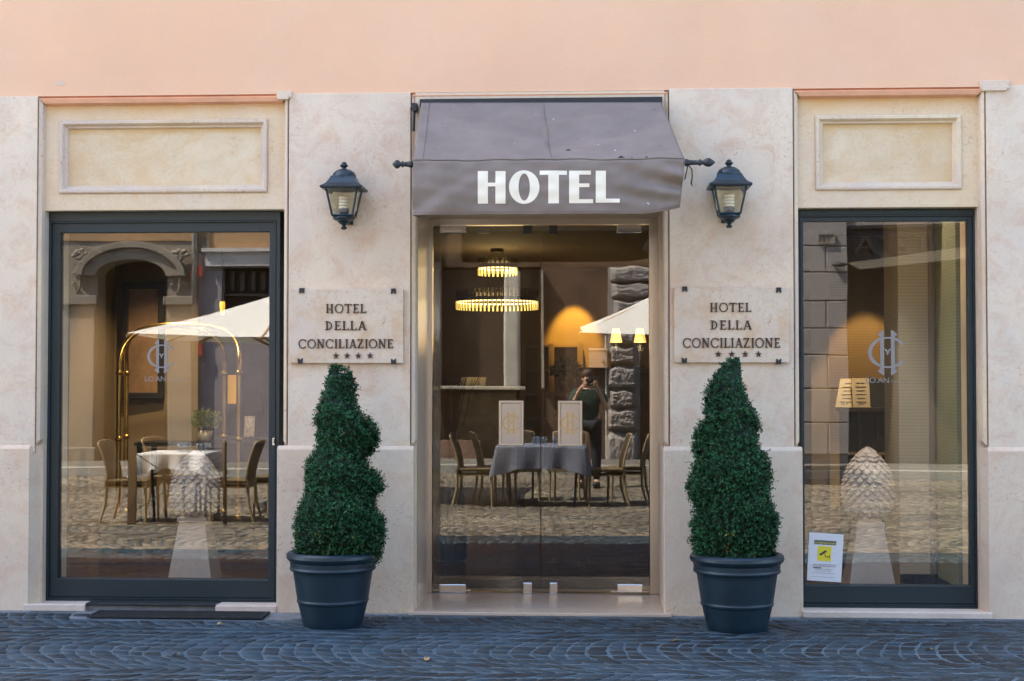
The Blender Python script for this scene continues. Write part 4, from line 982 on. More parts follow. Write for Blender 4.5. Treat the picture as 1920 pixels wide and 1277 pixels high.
# warning notice taped inside the glass
Yn=.155
pc=[P(u,v,Yn) for u,v in((1517,998),(1582,1002),(1577,1092),(1513,1088))]
cxn=sum(p[0] for p in pc)/4; czn=sum(p[1] for p in pc)/4
NT=empty('warning_notice',(cxn,Yn,czn),label='white notice sheet with a yellow camera symbol on the lower left of the right window',cat='notice')
def npt(a,b): 
    # a 0..1 across, b 0..1 down
    x=(pc[0][0]*(1-a)+pc[1][0]*a)*(1-b)+(pc[3][0]*(1-a)+pc[2][0]*a)*b; z=(pc[0][1]*(1-a)+pc[1][1]*a)*(1-b)+(pc[3][1]*(1-a)+pc[2][1]*a)*b
    return x-cxn,z-czn
def nquad(name,pts,m,off):
    q=[npt(*p) for p in pts]; return MB().prism(q,-off-.0006,-off).build(name,m,NT)
nquad('sheet',[(0,0),(1,0),(1,1),(0,1)],mat('notice_paper',(.72,.73,.74),.6),0)
nquad('header_bar',[(.16,.15),(.80,.15),(.80,.24),(.16,.24)],mat('grey_ink',(.13,.13,.11),.7),.0008)
YEL=mat('yellow_ink',(.78,.66,.04),.6)
nquad('yellow_square',[(.27,.27),(.67,.27),(.67,.58),(.27,.58)],YEL,.0008)
a,b=npt(.48,.225); mb=text_mb('ATTENZIONE!',a,b,-.0018,.0115,depth=.0004); 
k=.62*abs(pc[1][0]-pc[0][0]); xs=[v[0] for v in mb.v]; wx=max(xs)-min(xs); mb.v=[(a+(v[0]-a)*k/wx,v[1],v[2]-.06*(v[0]-a)) for v in mb.v]; mb.build('header_text',YEL,NT)
mb=MB()
def np_(pts,o=.0018): mb.prism([npt(*p) for p in pts],-o-.0004,-o)
np_([(.32,.44),(.50,.35),(.54,.385),(.36,.475)]); np_([(.47,.43),(.49,.43),(.52,.49),(.50,.50)],.0020); np_([(.50,.485),(.62,.475),(.62,.49),(.50,.50)],.0023); np_([(.61,.45),(.63,.45),(.63,.515),(.61,.515)],.0026)
np_([(.13,.83),(.80,.83),(.80,.834),(.13,.834)]); np_([(.13,.91),(.80,.91),(.80,.914),(.13,.914)])
np_([(.16,.715),(.40,.715),(.40,.735),(.16,.735)])
mb.build('camera_symbol',INK,NT)
for i,(t_,bb,hh_,ww) in enumerate((('AREA VIDEOSORVEGLIATA',.665,.006,.66),('LA REGISTRAZIONE E EFFETTUATA',.70,.006,.66),('DA',.735,.005,.06),('PER FINI DI SICUREZZA',.76,.005,.5),('art. 13 del codice',.80,.004,.4))):
    a,b=npt(.48 if i!=2 else .2,bb); mb=text_mb(t_,a,b,-.0018,hh_,depth=.0004); xs=[v[0] for v in mb.v]; wx=max(xs)-min(xs); k=ww*.22; mb.v=[(a+(v[0]-a)*k/wx,v[1],v[2]-.06*(v[0]-a)) for v in mb.v]; mb.build('small_print',INK,NT)
# interior lamps (lit fittings seen through the glass, plus added spots)
def lamp(kind,loc,e,colr,name,size=.1,**k):
    l=bpy.data.lights.new(name,kind); l.energy=e; l.color=colr
    if kind=='SPOT': l.spot_size=math.radians(k.get('ang',80)); l.spot_blend=k.get('blend',.3); l.shadow_soft_size=size
    elif kind=='POINT': l.shadow_soft_size=size
    o=bpy.data.objects.new(name,l); col.objects.link(o); o.location=loc
    if 'to' in k: o.rotation_euler=(Vector(k['to'])-Vector(loc)).to_track_quat('-Z','Y').to_euler()
    return o
# ================================================================== THE OTHER SIDE OF THE STREET (seen mirrored in the panes)
YO=-15.0; GL=.162; GD=.802
def Q(u,v,y,g=GL): return P(u,v,2*g-y)
def QX(u,y,g=GL,v=715): return P(u,v,2*g-y)[0]
def QZ(v,y,g=GL,u=960): return P(u,v,2*g-y)[1]
GST=stone_mat('grey_portal_stone',(.34,.29,.22),seed=13,stamt=.4,stain=(.25,.18,.12),cold=(.27,.245,.21),bump=1)
LIL=stone_mat('lilac_plaster',(.33,.29,.30),seed=14,stamt=.5,stain=(.22,.19,.18),cold=(.37,.32,.33),pits=False,bump=1)
OCH=stone_mat('ochre_plaster',(.52,.30,.14),seed=15,stamt=.5,stain=(.28,.19,.10),cold=(.45,.30,.17),pits=False,bump=1)
RUS=stone_mat('rusticated_stone',(.33,.295,.27),seed=16,stamt=.3,stain=(.3,.22,.17),cold=(.30,.28,.28),bump=1)
DRK=mat('dark_doorway',(.025,.020,.016),.7,var=.3,vs=4)
# left house: stone portal
lh=empty('portal_house',(0,0,0),label='ochre and grey house with an arched stone portal, mirrored in the left window',cat='building')
X0,X1=QX(100,YO),QX(366,YO); zb,zt=0,QZ(452,YO,u=240)
ax0,ax1=QX(182,YO),QX(314,YO); axc=(ax0+ax1)/2; aw_=(ax1-ax0)/2; zsp=QZ(520,YO,u=240); zcr=QZ(488,YO,u=240); rise=zcr-zsp
def arc(xc,w,zs,ri,n=16,x0=1,x1=-1): return [(xc+w*math.cos(math.pi*i/n),zs+ri*math.sin(math.pi*i/n)) for i in range(n+1)]
MB().prism([(ax1,zb),(ax1,zsp)][::-1]+[(ax1,zb)] if False else [(X0,zb),(ax0,zb),(ax0,zsp)]+arc(axc,aw_,zsp,rise)[::-1][1:-1]+[(ax1,zsp),(ax1,zb),(X1,zb),(X1,zt),(X0,zt)],YO,YO-.5).build('portal_wall',GST,lh)
for (a,b,off) in((0,.22,.12),(.22,.34,.18)):
    A=arc(axc,aw_+a,zsp,rise+a*.9); B=arc(axc,aw_+b,zsp,rise+b*.9)[::-1]
    MB().prism(A+B,YO+off,YO-.002).build('archivolt',GST,lh,bevel=.01)
for s,(a,b) in enumerate(((QX(122,YO),QX(180,YO)),(QX(316,YO),QX(362,YO)))):
    MB().box(a,b,YO,YO+.10,0,QZ(560,YO)).box(a-.05,b+.05,YO+.0,YO+.16,QZ(572,YO),QZ(556,YO)).box(a-.06,b+.06,YO,YO+.18,0,.35).build('pilaster_strip',GST,lh,bevel=.012)
    mb=MB(); q=random.Random(s+1); c=(a+b)/2
    for k in range(16):
        an=k/16*6.28; mb.lathe([(0,-.04),(.045,-.02),(.05,.0),(.03,.03),(0,.045)],(c+.13*math.cos(an)*q.uniform(.3,1),YO+.10,QZ(476,YO)+.10*math.sin(an)*q.uniform(.3,1)),8)
    for zz in(512,532): 
        for d in(-.12,.12): mb.lathe([(0,-.03),(.045,0),(0,.03)],(c+d,YO+.05,QZ(zz,YO)),8)
    mb.tube([(c,YO+.07,QZ(492,YO)),(c,YO+.07,QZ(540,YO)),(c-.05,YO+.05,QZ(552,YO))],.02,6)
    mb.build('carved_ornament',GST,lh,smooth=True)
MB().box(ax0-.1,ax1+.1,YO-.45,YO-.40,0,zcr+.1).build('doorway',DRK,lh)
MB().box(-24,X0-.001,YO-.5,YO,0,9).build('wall',GST,lh)
MB().box(-24,QX(366,YO)+.001,YO-.5,YO+.02,zt+.001,9).build('upper_wall',OCH,lh)
# middle house, lilac with white lintels
mh=empty('plaster_house',(0,0,0),label='lilac grey plaster house with a pale lintel, mirrored in the left window',cat='building')
a=QX(366,YO); wz0,wz1=QZ(640,YO),QZ(500,YO); wx0,wx1=QX(415,YO),QX(415,YO)+1.6; cxm=QX(806,YO,GD)
MB().box(a+.002,wx0,YO-.5,YO-.02,0,QZ(466,YO)).box(wx0,wx1,YO-.5,YO-.02,wz1,QZ(466,YO)).box(wx1,cxm,YO-.5,YO-.02,0,QZ(466,YO)).box(wx0,wx1,YO-.5,YO-.02,0,wz0).build('wall',LIL,mh)
MB().box(a+.002,cxm,YO-.5,YO-.01,QZ(466,YO)+.001,9).build('upper_wall',OCH,mh)
MB().box(wx0-.25,wx1+.25,YO,YO+.12,QZ(498,YO),QZ(470,YO)).box(wx0-.30,wx1+.30,YO-.0,YO+.18,QZ(470,YO)+.001,QZ(463,YO)).build('window_lintel',mat('pale_lintel',(.62,.58,.54),.7,var=.15,vs=5,bump=1,bs=15),mh)
MB().box(wx0,wx1,YO-.30,YO-.25,wz0,wz1).build('window_glass',DRK,mh)
mb=MB()
for k in range(9): mb.box(wx0+.1+k*.17,wx0+.17+k*.17,YO-.24,YO-.2,QZ(545,YO),QZ(506,YO))
mb.box(wx0,wx1,YO-.24,YO-.16,QZ(556,YO),QZ(552,YO)); mb.build('shutter_slats',mat('old_shutter',(.10,.085,.06),.7),mh)
# drainpipe and street signs
MB().tube([(QX(366,YO),YO+.06,0),(QX(366,YO),YO+.06,8.5)],.05,12).build('drainpipe',mat('grey_pipe',(.35,.33,.28),.4,.4),mh,smooth=True)
r=empty('street_number_sign',(QX(379,YO)-.0,YO+.02,QZ(453,YO,u=379)),label='grey painted sign with two dark characters high on the house, mirrored in the left window',cat='sign')
MB().box(-.12,.12,-.02,.012,-.09,.09).build('sign_plate',mat('sign_grey',(.22,.21,.16),.6),r); mb=text_mb('2C',0,-.06,-.016,.13,depth=.003,mirror=True); mb.build('sign_text',INK,r).rotation_euler=(0,0,0)
for o_ in [x for x in bpy.data.objects if x.parent==r and x.name.startswith('sign_text')]: o_.location=(0,.0,0); o_.data.transform(Matrix.Diagonal((1,-1,1,1)))
for i,v in enumerate((510,655)):
    x,z=Q(371,v,YO); o=MB().box(-.10,.10,-.0,.03,-.10,.10).build('red_street_sign',mat('red_enamel',(.42,.07,.06),.4) if i==0 else bpy.data.materials['red_enamel'],bevel=.004,loc=(x,YO+.05,z)); tag(o,('small square red sign on the drainpipe above the umbrella, mirrored in the left window','small square red sign on the drainpipe below the umbrella, mirrored in the left window')[i],'sign')
# central house: shop front with pale column, rough block pilaster
ch=empty('shop_house',(0,0,0),label='dark shop house with a pale column and rough stone blocks, mirrored in the glass doors',cat='building')
G=lambda u,y=YO:QX(u,y,GD); GZ=lambda v,y=YO:QZ(v,y,GD)
cend=QX(1500,YO)
MB().box(cxm+.002,G(1228),YO-.5,YO-.12,GZ(500),9).build('upper_wall',mat('brown_plaster',(.11,.065,.035),.8,var=.3,vs=2),ch)
MB().box(cxm+.002,G(1228),YO-.5,YO-.25,0,GZ(500)-.002).build('shop_front',mat('shop_front_brown',(.055,.036,.022),.6,var=.3,vs=1.5),ch)
MB().box(G(945),G(975),YO-.25,YO+.10,GZ(728),GZ(508)).build('pale_column',mat('pale_column_stone',(.60,.55,.46),.6,var=.15,vs=6,bump=1),ch,bevel=.05,seg=3)
MB().box(G(1014),G(1020),YO-.25,YO+.05,GZ(728),GZ(508)).build('shop_mullion',mat('pale_mullion',(.42,.36,.28),.5),ch)
MB().box(cxm+.01,G(985),YO-.25,YO+.14,GZ(731),GZ(725)).build('ledge',mat('ledge_stone',(.45,.42,.36),.6,bump=1,bs=20),ch,bevel=.01)
MB().box(cxm+.01,G(900),YO-.25,YO+.04,0,GZ(826)).build('stall_riser',mat('riser_brown',(.22,.13,.09),.7,var=.3,vs=4),ch)
MB().box(G(812),G(826),YO-.25,YO+.02,GZ(735),GZ(480)).build('shop_frame',mat('frame_beige',(.28,.24,.19),.6),ch)
MB().box(G(1014),G(1228),YO-.24,YO-.10,0,GZ(500)-.004).build('brown_wall',mat('brown_wall_paint',(.12,.07,.04),.8,var=.3,vs=3),ch)
q=random.Random(12)
def rough(x0,x1,z0,z1,d,n=44):
    mb=MB()
    def fn(a,b):
        e=min(a,1-a)*8; f=min(b,1-b)*6; k=min(1,e)*min(1,f); k=k**.5
        nv=noise.fractal(Vector((a*5+z0*7,b*5,x0)),.6,2.3,6)
        return (x0+(x1-x0)*a,YO-.12+(d+.10)*k**.7+.022*k*nv,z0+(z1-z0)*b+.02*math.sin(a*9+z0*3)*(1 if b>.5 else -.3))
    mb.grid(fn,n,n); return mb.build('rough_block',RUS,ch,smooth=True)
for (u0,u1,v0,v1) in((1143,1192,650,682),(1139,1194,686,727),(1143,1190,730,763),(1138,1194,766,804),(1135,1195,808,892),(1143,1230,500,530),(1146,1230,532,560),(1150,1225,564,600),(1146,1192,604,646)):
    rough(G(u0),G(u1),GZ(v1),GZ(v0),.16)
MB().box(G(1140),G(1200),YO-.24,YO-.06,0,GZ(500)-.006).build('pier_core',RUS,ch)
MB().tube([(G(1137),YO+.02,GZ(880)),(G(1137),YO+.02,GZ(630))],.02,8).build('cable_duct',mat('grey_duct',(.5,.48,.42),.4),ch)
o=MB().box(G(1105),G(1139),YO-.10,YO+.12,GZ(690),GZ(657)).build('meter_box',mat('grey_box',(.36,.35,.33),.5),bevel=.006,label='grey metal meter box on the wall above the photographer, mirrored in the right door leaf',cat='meter box')
MB().box(G(1104),G(1140),YO-.10,YO+.13,GZ(657)+.001,GZ(654)).build('box_lid',M['white'],o); MB().tube([(G(1132),YO+.121,GZ(679)),(G(1132),YO+.135,GZ(679))],.02,10).build('lock',BLK,o)
# right house: rusticated wall, fascia with raised letters, shop awning
rh=empty('rusticated_house',(0,0,0),label='rusticated stone house with a dark lettered shop fascia, mirrored in the right window',cat='building')
x0r,x1r=G(1228)+.002,QX(1590,YO)
MB().box(x0r,x1r,YO-.5,YO-.03,0,9).build('wall',RUS,rh)
k=0
vs_=[395,414,465,516,567,617,668,728,790,850]
for i in range(len(vs_)-1):
    z1,z0=QZ(vs_[i],YO),QZ(vs_[i+1],YO); xx=QX(1480,YO)-(.0 if i%2 else .35)
    while xx>x0r: xx-=.95
    xs=[max(x0r,xx)]
    a=xx
    while a<x1r:
        b=min(x1r,a+.95) if a+.95<x1r-.3 else x1r
        aa=max(a,x0r)
        if b-aa>.05: MB().box(aa+.008,b-.004,YO-.04,YO+.02,z0+.008,z1-.008).build('ashlar_block',RUS,rh,bevel=.012)
        a=b
MB().box(x1r+.001,14,YO-.5,YO-.06,QZ(424,YO),9).build('upper_wall',RUS,rh)
MB().box(x1r+.001,14,YO-.5,YO-.12,QZ(500,YO),QZ(424,YO)-.001).build('fascia',mat('dark_fascia',(.07,.065,.065),.45),rh)
MB().ring((x1r+.01,14,QZ(503,YO),QZ(425,YO)),(x1r+.06,13.9,QZ(497,YO),QZ(431,YO)),YO-.11,YO-.02).build('fascia_trim',DRK,rh)
mb=text_mb('TTEIP\u2019A',0,0,0,QZ(440,YO)-QZ(478,YO),depth=.06)
# the fascia is read mirrored from the hotel side: lay it out to read correctly from the street
xs=[v[0] for v in mb.v]; lo,hi=min(xs),max(xs)
mb=text_mb("TTEI\u2019A",0,0,0,QZ(440,YO)-QZ(478,YO),depth=.06); xs=[v[0] for v in mb.v]; lo,hi=min(xs),max(xs)
xa_,xb_=QX(1600,YO),QX(1800,YO)
mb.v=[(xb_-(v[0]-lo)/(hi-lo)*(xb_-xa_),YO-.06-v[1],v[2]+QZ(479,YO)) for v in mb.v]
mb.build('raised_letters',DRK,rh)
MB().add([(x1r+.0,YO-.05,QZ(497,YO)),(x1r+2.4,YO-.05,QZ(462,YO)),(x1r+2.4,YO+.9,QZ(480,YO)-.1),(x1r+.05,YO+.9,QZ(490,YO)-.25)],[(0,1,2,3)]).build('shop_canopy',mat('canopy_tan',(.06,.05,.035),.8),rh,solid=.02)
MB().box(x1r+.001,14,YO-.5,YO-.3,0,QZ(500,YO)-.002).build('shop_window',mat('shop_shutter',(.10,.08,.055),.5,extra=bands),rh)
x,z=Q(1549,447,YO); r=empty('house_number_plate',(x,YO+.03,z),label='small stone house number plate on the ashlar wall, mirrored top left of the right window',cat='sign')
MB().ring((-.14,.14,-.09,.09),(-.12,.12,-.07,.07),0,.03).build('plate_rim',GST,r); MB().box(-.121,.121,-.005,.012,-.071,.071).build('plate',mat('plate_grey',(.25,.22,.19),.6),r)
mb=text_mb('18',0,-.05,0,.10,depth=.004); mb.v=[(-v[0],.014-v[1],v[2]) for v in mb.v]; mb.build('number',INK,r)
x,z=Q(1575,499,YO); o=MB().lathe([(.0,0),(.035,.02),(.03,.08),(.045,.12),(.03,.2),(.0,.26)],(0,0,0),10).build('iron_hook',M['black'],smooth=True,loc=(x-.15,YO+.06,z)); o.rotation_euler=(0,math.pi/2,.2); tag(o,'small dark iron hook on the ashlar wall, mirrored in the right window','hook')
# opposite pavement with pale kerb
o=MB().box(-24,14,YO+.001,-13.15,-.01,.12).build('opposite_pavement',M['paving']); tag(o,kind='structure')
o=MB().box(-24,14,-13.149,-12.98,-.01,.125).build('opposite_kerb',mat('pale_kerb',(.42,.39,.33),.7,var=.2,vs=5),bevel=.01); tag(o,kind='structure')
# ------------------------------------------------------------------ terrace
WK=mat('dark_wicker',(.060,.040,.022),.6,extra=None,var=.4,vs=60); WE=mat('wicker_edge',(.34,.25,.13),.6,var=.3,vs=80)
def weave(m,nt,b,src,colr):
    N=nt.nodes;L=nt.links; ck=N.new('ShaderNodeTexChecker'); ck.inputs['Scale'].default_value=70; ck.inputs[1].default_value=(.30,.22,.11,1); ck.inputs[2].default_value=(.035,.022,.012,1); L.new(src,ck.inputs[0]); L.new(ck.outputs[0],b.inputs['Base Color'])
WV=mat('wicker_weave',(.1,.07,.04),.6,extra=weave)
def chair():
    r=empty('wicker_chair',cat='chair',group='wicker terrace chairs')
    MB().box(-.21,.21,-.20,.20,.405,.445).build('seat',WV,r,bevel=.015)
    MB().ring((-.215,.215,.36,.44),(-.20,.20,.375,.43),-.215,.215).build('seat_apron',WV,r)
    def bk(a,b): 
        w=.19+.02*b; y=(a-.5)*2*w; return (-.205-.10*b**1.6-.03*math.cos(y*5)+.03,y,.44+.40*b-.02*abs(2*a-1)**3*b)
    MB().grid(bk,10,12).build('backrest',WK,r,smooth=True,solid=.022)
    e=MB().tube([bk(0,i/10) for i in range(11)]+[bk(i/10,1) for i in range(1,11)]+[bk(1,1-i/10) for i in range(1,11)],.012,8).build('back_edge',WE,r,smooth=True)
    for sx,sy in((1,1),(1,-1)): MB().tube([(sx*.19,sy*.18,.41),(sx*.20,sy*.185,0)],[.018,.012],8).build('leg',WE,r)
    for sy in(1,-1): MB().tube([(-.20,sy*.18,.44),(-.215,sy*.185,.2),(-.27,sy*.19,0)],[.018,.016,.012],8).build('leg',WE,r)
    return r
cp=chair(); used=[0]
CH=[(-4.74,-5.62,0.05,'leftmost wicker chair of the left terrace table, facing right'),
    (-4.50,-6.35,.25,'second wicker chair at the left terrace table, behind the leftmost one'),
    (-3.72,-5.75,math.pi,'wicker chair at the right end of the white-clothed table'),
    (-3.35,-6.3,math.pi+.2,'rearmost wicker chair right of the left terrace table, mirrored behind the brass cart'),
    (-1.34,-6.60,.05,'leftmost wicker chair of the central table, mirrored in the left door leaf'),
    (-1.14,-7.05,-.25,'second wicker chair from the left at the central table, mirrored in the left door leaf'),
    (-.86,-7.35,1.35,'left one of two wicker chairs behind the central table'),
    (-.30,-7.40,1.7,'right one of two wicker chairs behind the central table'),
    (.16,-6.62,math.pi-.1,'wicker chair close to the right end of the central terrace table'),
    (.42,-7.0,math.pi+.15,'rightmost wicker chair of the central terrace table')]
for i,(x,y,a,lab) in enumerate(CH):
    c=cp if i==0 else copy_tree(cp)
    c.location=(x,y,.0); c.rotation_euler=(0,0,a); c['label']=lab
CL=mat('white_tablecloth',(.78,.77,.76),.8,trans=.15); CL2=mat('shade_toned_tablecloth',(.19,.21,.28),.8,trans=.1)  # CL2: a white cloth with its shade put into the colour

def table(xc,yc,w,d,tl,cl,drop,CL=CL):
    r=empty('terrace_table',(xc,yc,0),label=tl,cat='table')
    MB().box(-w/2+.02,w/2-.02,-d/2+.02,d/2-.02,.69,.715).build('tabletop',DK,r)
    for sy in(-1,1):
        for s in(-1,1): MB().tube([(s*(w/2-.10),sy*(d/2-.1),.69),(s*(w/2-.14),sy*(d/2-.1),.0)],.016,6).build('leg',M['black'],r)
    n=72
    def fn(a,b):
        an=2*math.pi*a; cx_=math.copysign(min(1,abs(math.cos(an))*1.42),math.cos(an)); sy_=math.copysign(min(1,abs(math.sin(an))*1.42),math.sin(an))
        if b<.35: k=b/.35; return (xc+cx_*w/2*k,yc+sy_*d/2*k,.719)
        t=(b-.35)/.65; corner=max(0,abs(cx_)+abs(sy_)-1.5)*2; fl=.03*t*math.sin(an*14)+.05*t*corner
        return (xc+cx_*(w/2+.004+fl),yc+sy_*(d/2+.004+fl),.719-t*(drop+.09*corner))
    o=MB().grid(fn,96,16).build('tablecloth',CL,smooth=True,label=cl,cat='tablecloth')
    return r
table(-4.30,-5.80,.70,.62,'small terrace table with crossed legs left of the street, mirrored in the left window','white cloth on the left terrace table, in full sun',.16)
table(-.575,-6.62,1.04,.66,'terrace table with crossed legs in the middle, mirrored in the glass doors','white cloth on the central terrace table, shade painted into its blue-grey colour',.27,CL2)
gl=None
GLS=[(-4.28,-5.72),(-4.18,-5.62),(-4.08,-5.72),(-4.02,-5.86),(-4.30,-5.9),(-.66,-6.50),(-.55,-6.50),(-.42,-6.50),(-.31,-6.50),(-.62,-6.72),(-.36,-6.72)]
nm=['front left','middle','front right','rear right','rear left']
for i,(x,y) in enumerate(GLS):
    if gl is None:
        gl=MB().lathe([(.001,.0),(.032,0),(.034,.005),(.036,.09),(.033,.09),(.030,.008),(.001,.008)],(0,0,0),20,cap=False).build('drinking_glass',M['tumbler'],smooth=True); c=gl
    else: c=copy_tree(gl)
    c.location=(x,y,.7205)
    c['category']='glass'
    if i<5: c['group']='tumblers on the left terrace table'; c['label']='clear tumbler on the sunlit white cloth of the left terrace table, '+nm[i]+' one'
    else: c['group']='tumblers on the central terrace table'; c['label']='clear tumbler on the central terrace table, '+['leftmost of the front row','second from left in the front row','third from left in the front row','rightmost of the front row','left one of the back row','right one of the back row'][i-5]
# glass wind screens with crossed wires
def screen(x0,x1,y,lab,post=True):
    r=empty('wind_screen',((x0+x1)/2,y,0),label=lab,cat='screen',group='wire-braced terrace screens')
    w=(x1-x0)/2; h=.80
    for s in(-1,1):
        pw=.035 if s<0 else .012
        MB().box(s*w-pw,s*w+pw,-.03,.03,0,h+.04).lathe([(.0,.06),(.012,.05),(.006,.04)],(s*w,0,h),8).build('post',DRK,r)
        MB().tube([(-s*w,0,.12),(s*w,0,h-.06)],.006,6).build('brace_wire',BLK,r)
    MB().tube([(-w,0,h-.02),(w,0,h-.02)],.006,6).build('top_rail',BLK,r)
    return r
screen(QX(245,-5.2),QX(420,-5.2),-5.28,'wire-braced screen between two posts before the left terrace table')
def umbrella(x0,x1,y0,y1,ze,za,lab,tilt=0,drop=.0):
    xc,yc=(x0+x1)/2,(y0+y1)/2; r=empty('market_umbrella',(xc,yc,0),label=lab,cat='umbrella',group='white terrace umbrellas')
    w,d=(x1-x0)/2,(y1-y0)/2
    E=lambda sx,sy:(sx*w,sy*d,ze+tilt*(-sy))
    CV=bpy.data.materials.get('umbrella_canvas') or mat('umbrella_canvas',(.88,.86,.80),.8,trans=.25)
    WD=bpy.data.materials.get('umbrella_wood') or mat('umbrella_wood',(.42,.22,.09),.5,var=.2,vs=10)
    cs=[E(-1,-1),E(1,-1),E(1,1),E(-1,1)]; ap=(0,0,za)
    mb=MB()
    for k in range(4):
        a,b=Vector(cs[k]),Vector(cs[(k+1)%4]); A=Vector(ap)
        def fn(s,t,a=a,b=b):
            e=a.lerp(b,s); p=A.lerp(e,t); p.z-=.06*math.sin(math.pi*s)*t*(1 if t<1 else 1)*.6; p.z+=-.05*math.sin(math.pi*t)*.6; q_=(a.lerp(b,.5)); p+= (Vector((0,0,p.z))-p).normalized()*.05*math.sin(math.pi*s)*t; return tuple(p)
        mb.grid(fn,10,10)
    mb.build('canopy',CV,r,smooth=False,solid=.004)
    mb=MB(); mb.lathe([(.17,-.03),(.20,-.06),(.10,.02),(.03,.05)],(0,0,za),12,cap=False); mb.build('canopy_vent',CV,r)
    for k in range(4):
        c=Vector(cs[k]); m=(Vector(cs[k])+Vector(cs[(k+1)%4]))/2
        MB().tube([Vector((0,0,za-.06)),c+Vector((0,0,-.03))],.018,6).build('rib',WD,r); MB().tube([Vector((0,0,za-.06)),m+Vector((0,0,-.06))],.018,6).build('rib',WD,r)
        MB().tube([Vector((0,0,za-.75)),c*.5+Vector((0,0,(za-.1)*.5))],.014,6).build('strut',WD,r)
        if drop:
            n_=Vector(cs[(k+1)%4]); MB().add([c,n_,n_+Vector((0,0,-drop)),c+Vector((0,0,-drop))],[(0,1,2,3)]).build('valance',CV,r,solid=.004)
    MB().tube([(0,0,0),(0,0,za-.02)],.028,12).build('pole',WD,r); MB().box(-.3,.3,-.3,.3,0,.08).build('base',M['concrete'],r,bevel=.01)
umbrella(-4.98,-2.05,-9.1,-6.1,1.965,2.50,'white square umbrella spreading over the left terrace, mirrored in the left window')
umbrella(-.17,2.75,-13.9,-11.0,2.26,2.95,'white umbrella with wooden ribs, mirrored at the right side of the glass doors',tilt=.09)
# ------------------------------------------------------------------ photographer
def skin(name,V,E,Rr,m,root=0,parent=None,sub=2,extra=None):
    me=bpy.data.meshes.new(name); me.from_pydata(V,E,[]); o=bpy.data.objects.new(name,me); col.objects.link(o)
    o.modifiers.new('s','SKIN'); 
    for i,d in enumerate(me.skin_vertices[0].data):
        rr=Rr[i]; d.radius=rr if isinstance(rr,tuple) else (rr,rr); d.use_root=(i==root)
    s=o.modifiers.new('u','SUBSURF'); s.levels=s.render_levels=sub
    dg=bpy.context.evaluated_depsgraph_get(); me2=bpy.data.meshes.new_from_object(o.evaluated_get(dg)); bpy.data.objects.remove(o)
    mb=MB(); mb.add([tuple(v.co) for v in me2.vertices],[tuple(p.vertices) for p in me2.polygons])
    if extra: extra(mb)
    return mb.build(name,m,parent,smooth=True)
SK=mat('skin_tone',(.62,.36,.24),.5,var=.06,vs=9); TS=mat('dark_green_shirt',(.030,.058,.044),.85,var=.2,vs=8); TR=mat('dark_trousers',(.02,.022,.03),.85); HR=mat('brown_hair',(.075,.040,.022),.7,bump=1,bs=60,var=.4,vs=50); SHO=mat('dark_shoe',(.02,.018,.016),.5)
pb=empty('person',(-.04,-9.62,0),label='photographer in a dark green t-shirt raising a camera, mirrored in the right door leaf',cat='person')
# front is +y ; coordinates relative to pb, camera eyepiece near (0.04,.15,1.45)
hd=Vector((.0,.0,1.475))
V=[(0,0,.93),(0,-.01,1.10),(0,0,1.24),(0,0,1.315),(0,.0,1.36),(0,.012,1.42),(0,.012,1.50),(0,.0,1.56),
 (-.17,0,1.285),(-.235,.06,1.06+.02),(-.10,.20,1.36),(-.045,.235,1.405),
 (.17,0,1.285),(.255,.06,1.07),(.135,.19,1.36),(.105,.225,1.42),
 (-.10,0,.88),(-.11,.01,.50),(-.11,-.02,.09),(-.11,.11,.04),
 (.10,0,.88),(.115,.01,.50),(.12,-.02,.09),(.12,.11,.04)]
E=[(0,1),(1,2),(2,3),(3,4),(4,5),(5,6),(6,7),(3,8),(8,9),(9,10),(10,11),(3,12),(12,13),(13,14),(14,15),(0,16),(16,17),(17,18),(18,19),(0,20),(20,21),(21,22),(22,23)]
Rr=[(.15,.10),(.14,.09),(.15,.10),(.09,.07),.052,(.062,.075),(.074,.092),(.058,.07),.055,.040,.026,(.036,.022),.055,.040,.026,(.036,.022),.085,.055,.04,.035,.085,.055,.04,.035]
def face(mb):
    c=Vector((0,.012,1.48))
    mb.lathe([(.0,-.012),(.012,-.01),(.006,.01),(0,.02)],(0,.102,1.462),8)           # nose
    for s in(-1,1):
        mb.lathe([(0,-.008),(.011,0),(0,.008)],(s*.030,.090,1.49),8)               # eyelids
        mb.obox((s*.076,.005,1.47),.008,.018,.030)                                  # ears
    mb.obox((0,.094,1.428),.022,.006,.005)                                         # mouth
    # fingers round the camera: left hand from below, right hand at the grip
    for s,hx,hz in((-1,-.045,1.405),(1,.105,1.42)):
        for k in range(4):
            z=hz+.030-.019*k; L=(.062,.070,.066,.052)[k]
            if s>0: pts=[(hx,.235,z),(hx+.010,.235+L*.5,z+.004),(hx-.012,.235+L*.72,z+.004),(hx-.030,.235+L*.70,z)]
            else: pts=[(hx-.02,.24,z-.01),(hx-.008,.24+L*.45,z-.004),(hx+.018,.24+L*.62,z+.004),(hx+.040,.24+L*.52,z+.008)]
            mb.tube(pts,[.0095,.009,.0085,.007],8)
        mb.tube([(hx-.01*s,.225,hz-.02),(hx-.035*s,.215,hz-.005),(hx-.050*s,.215,hz+.02)],[.012,.011,.008],8)
skin('body',V,E,Rr,SK,0,pb,extra=face)
Vs=[(0,0,.86),(0,-.01,1.10),(0,.012,1.24),(0,.008,1.335),(-.175,0,1.285),(-.222,.04,1.15),(.175,0,1.285),(.235,.04,1.15)]
skin('shirt',Vs,[(0,1),(1,2),(2,3),(2,4),(4,5),(2,6),(6,7)],[(.165,.125),(.16,.125),(.175,.14),(.105,.10),.080,.068,.080,.068],TS,0,pb)
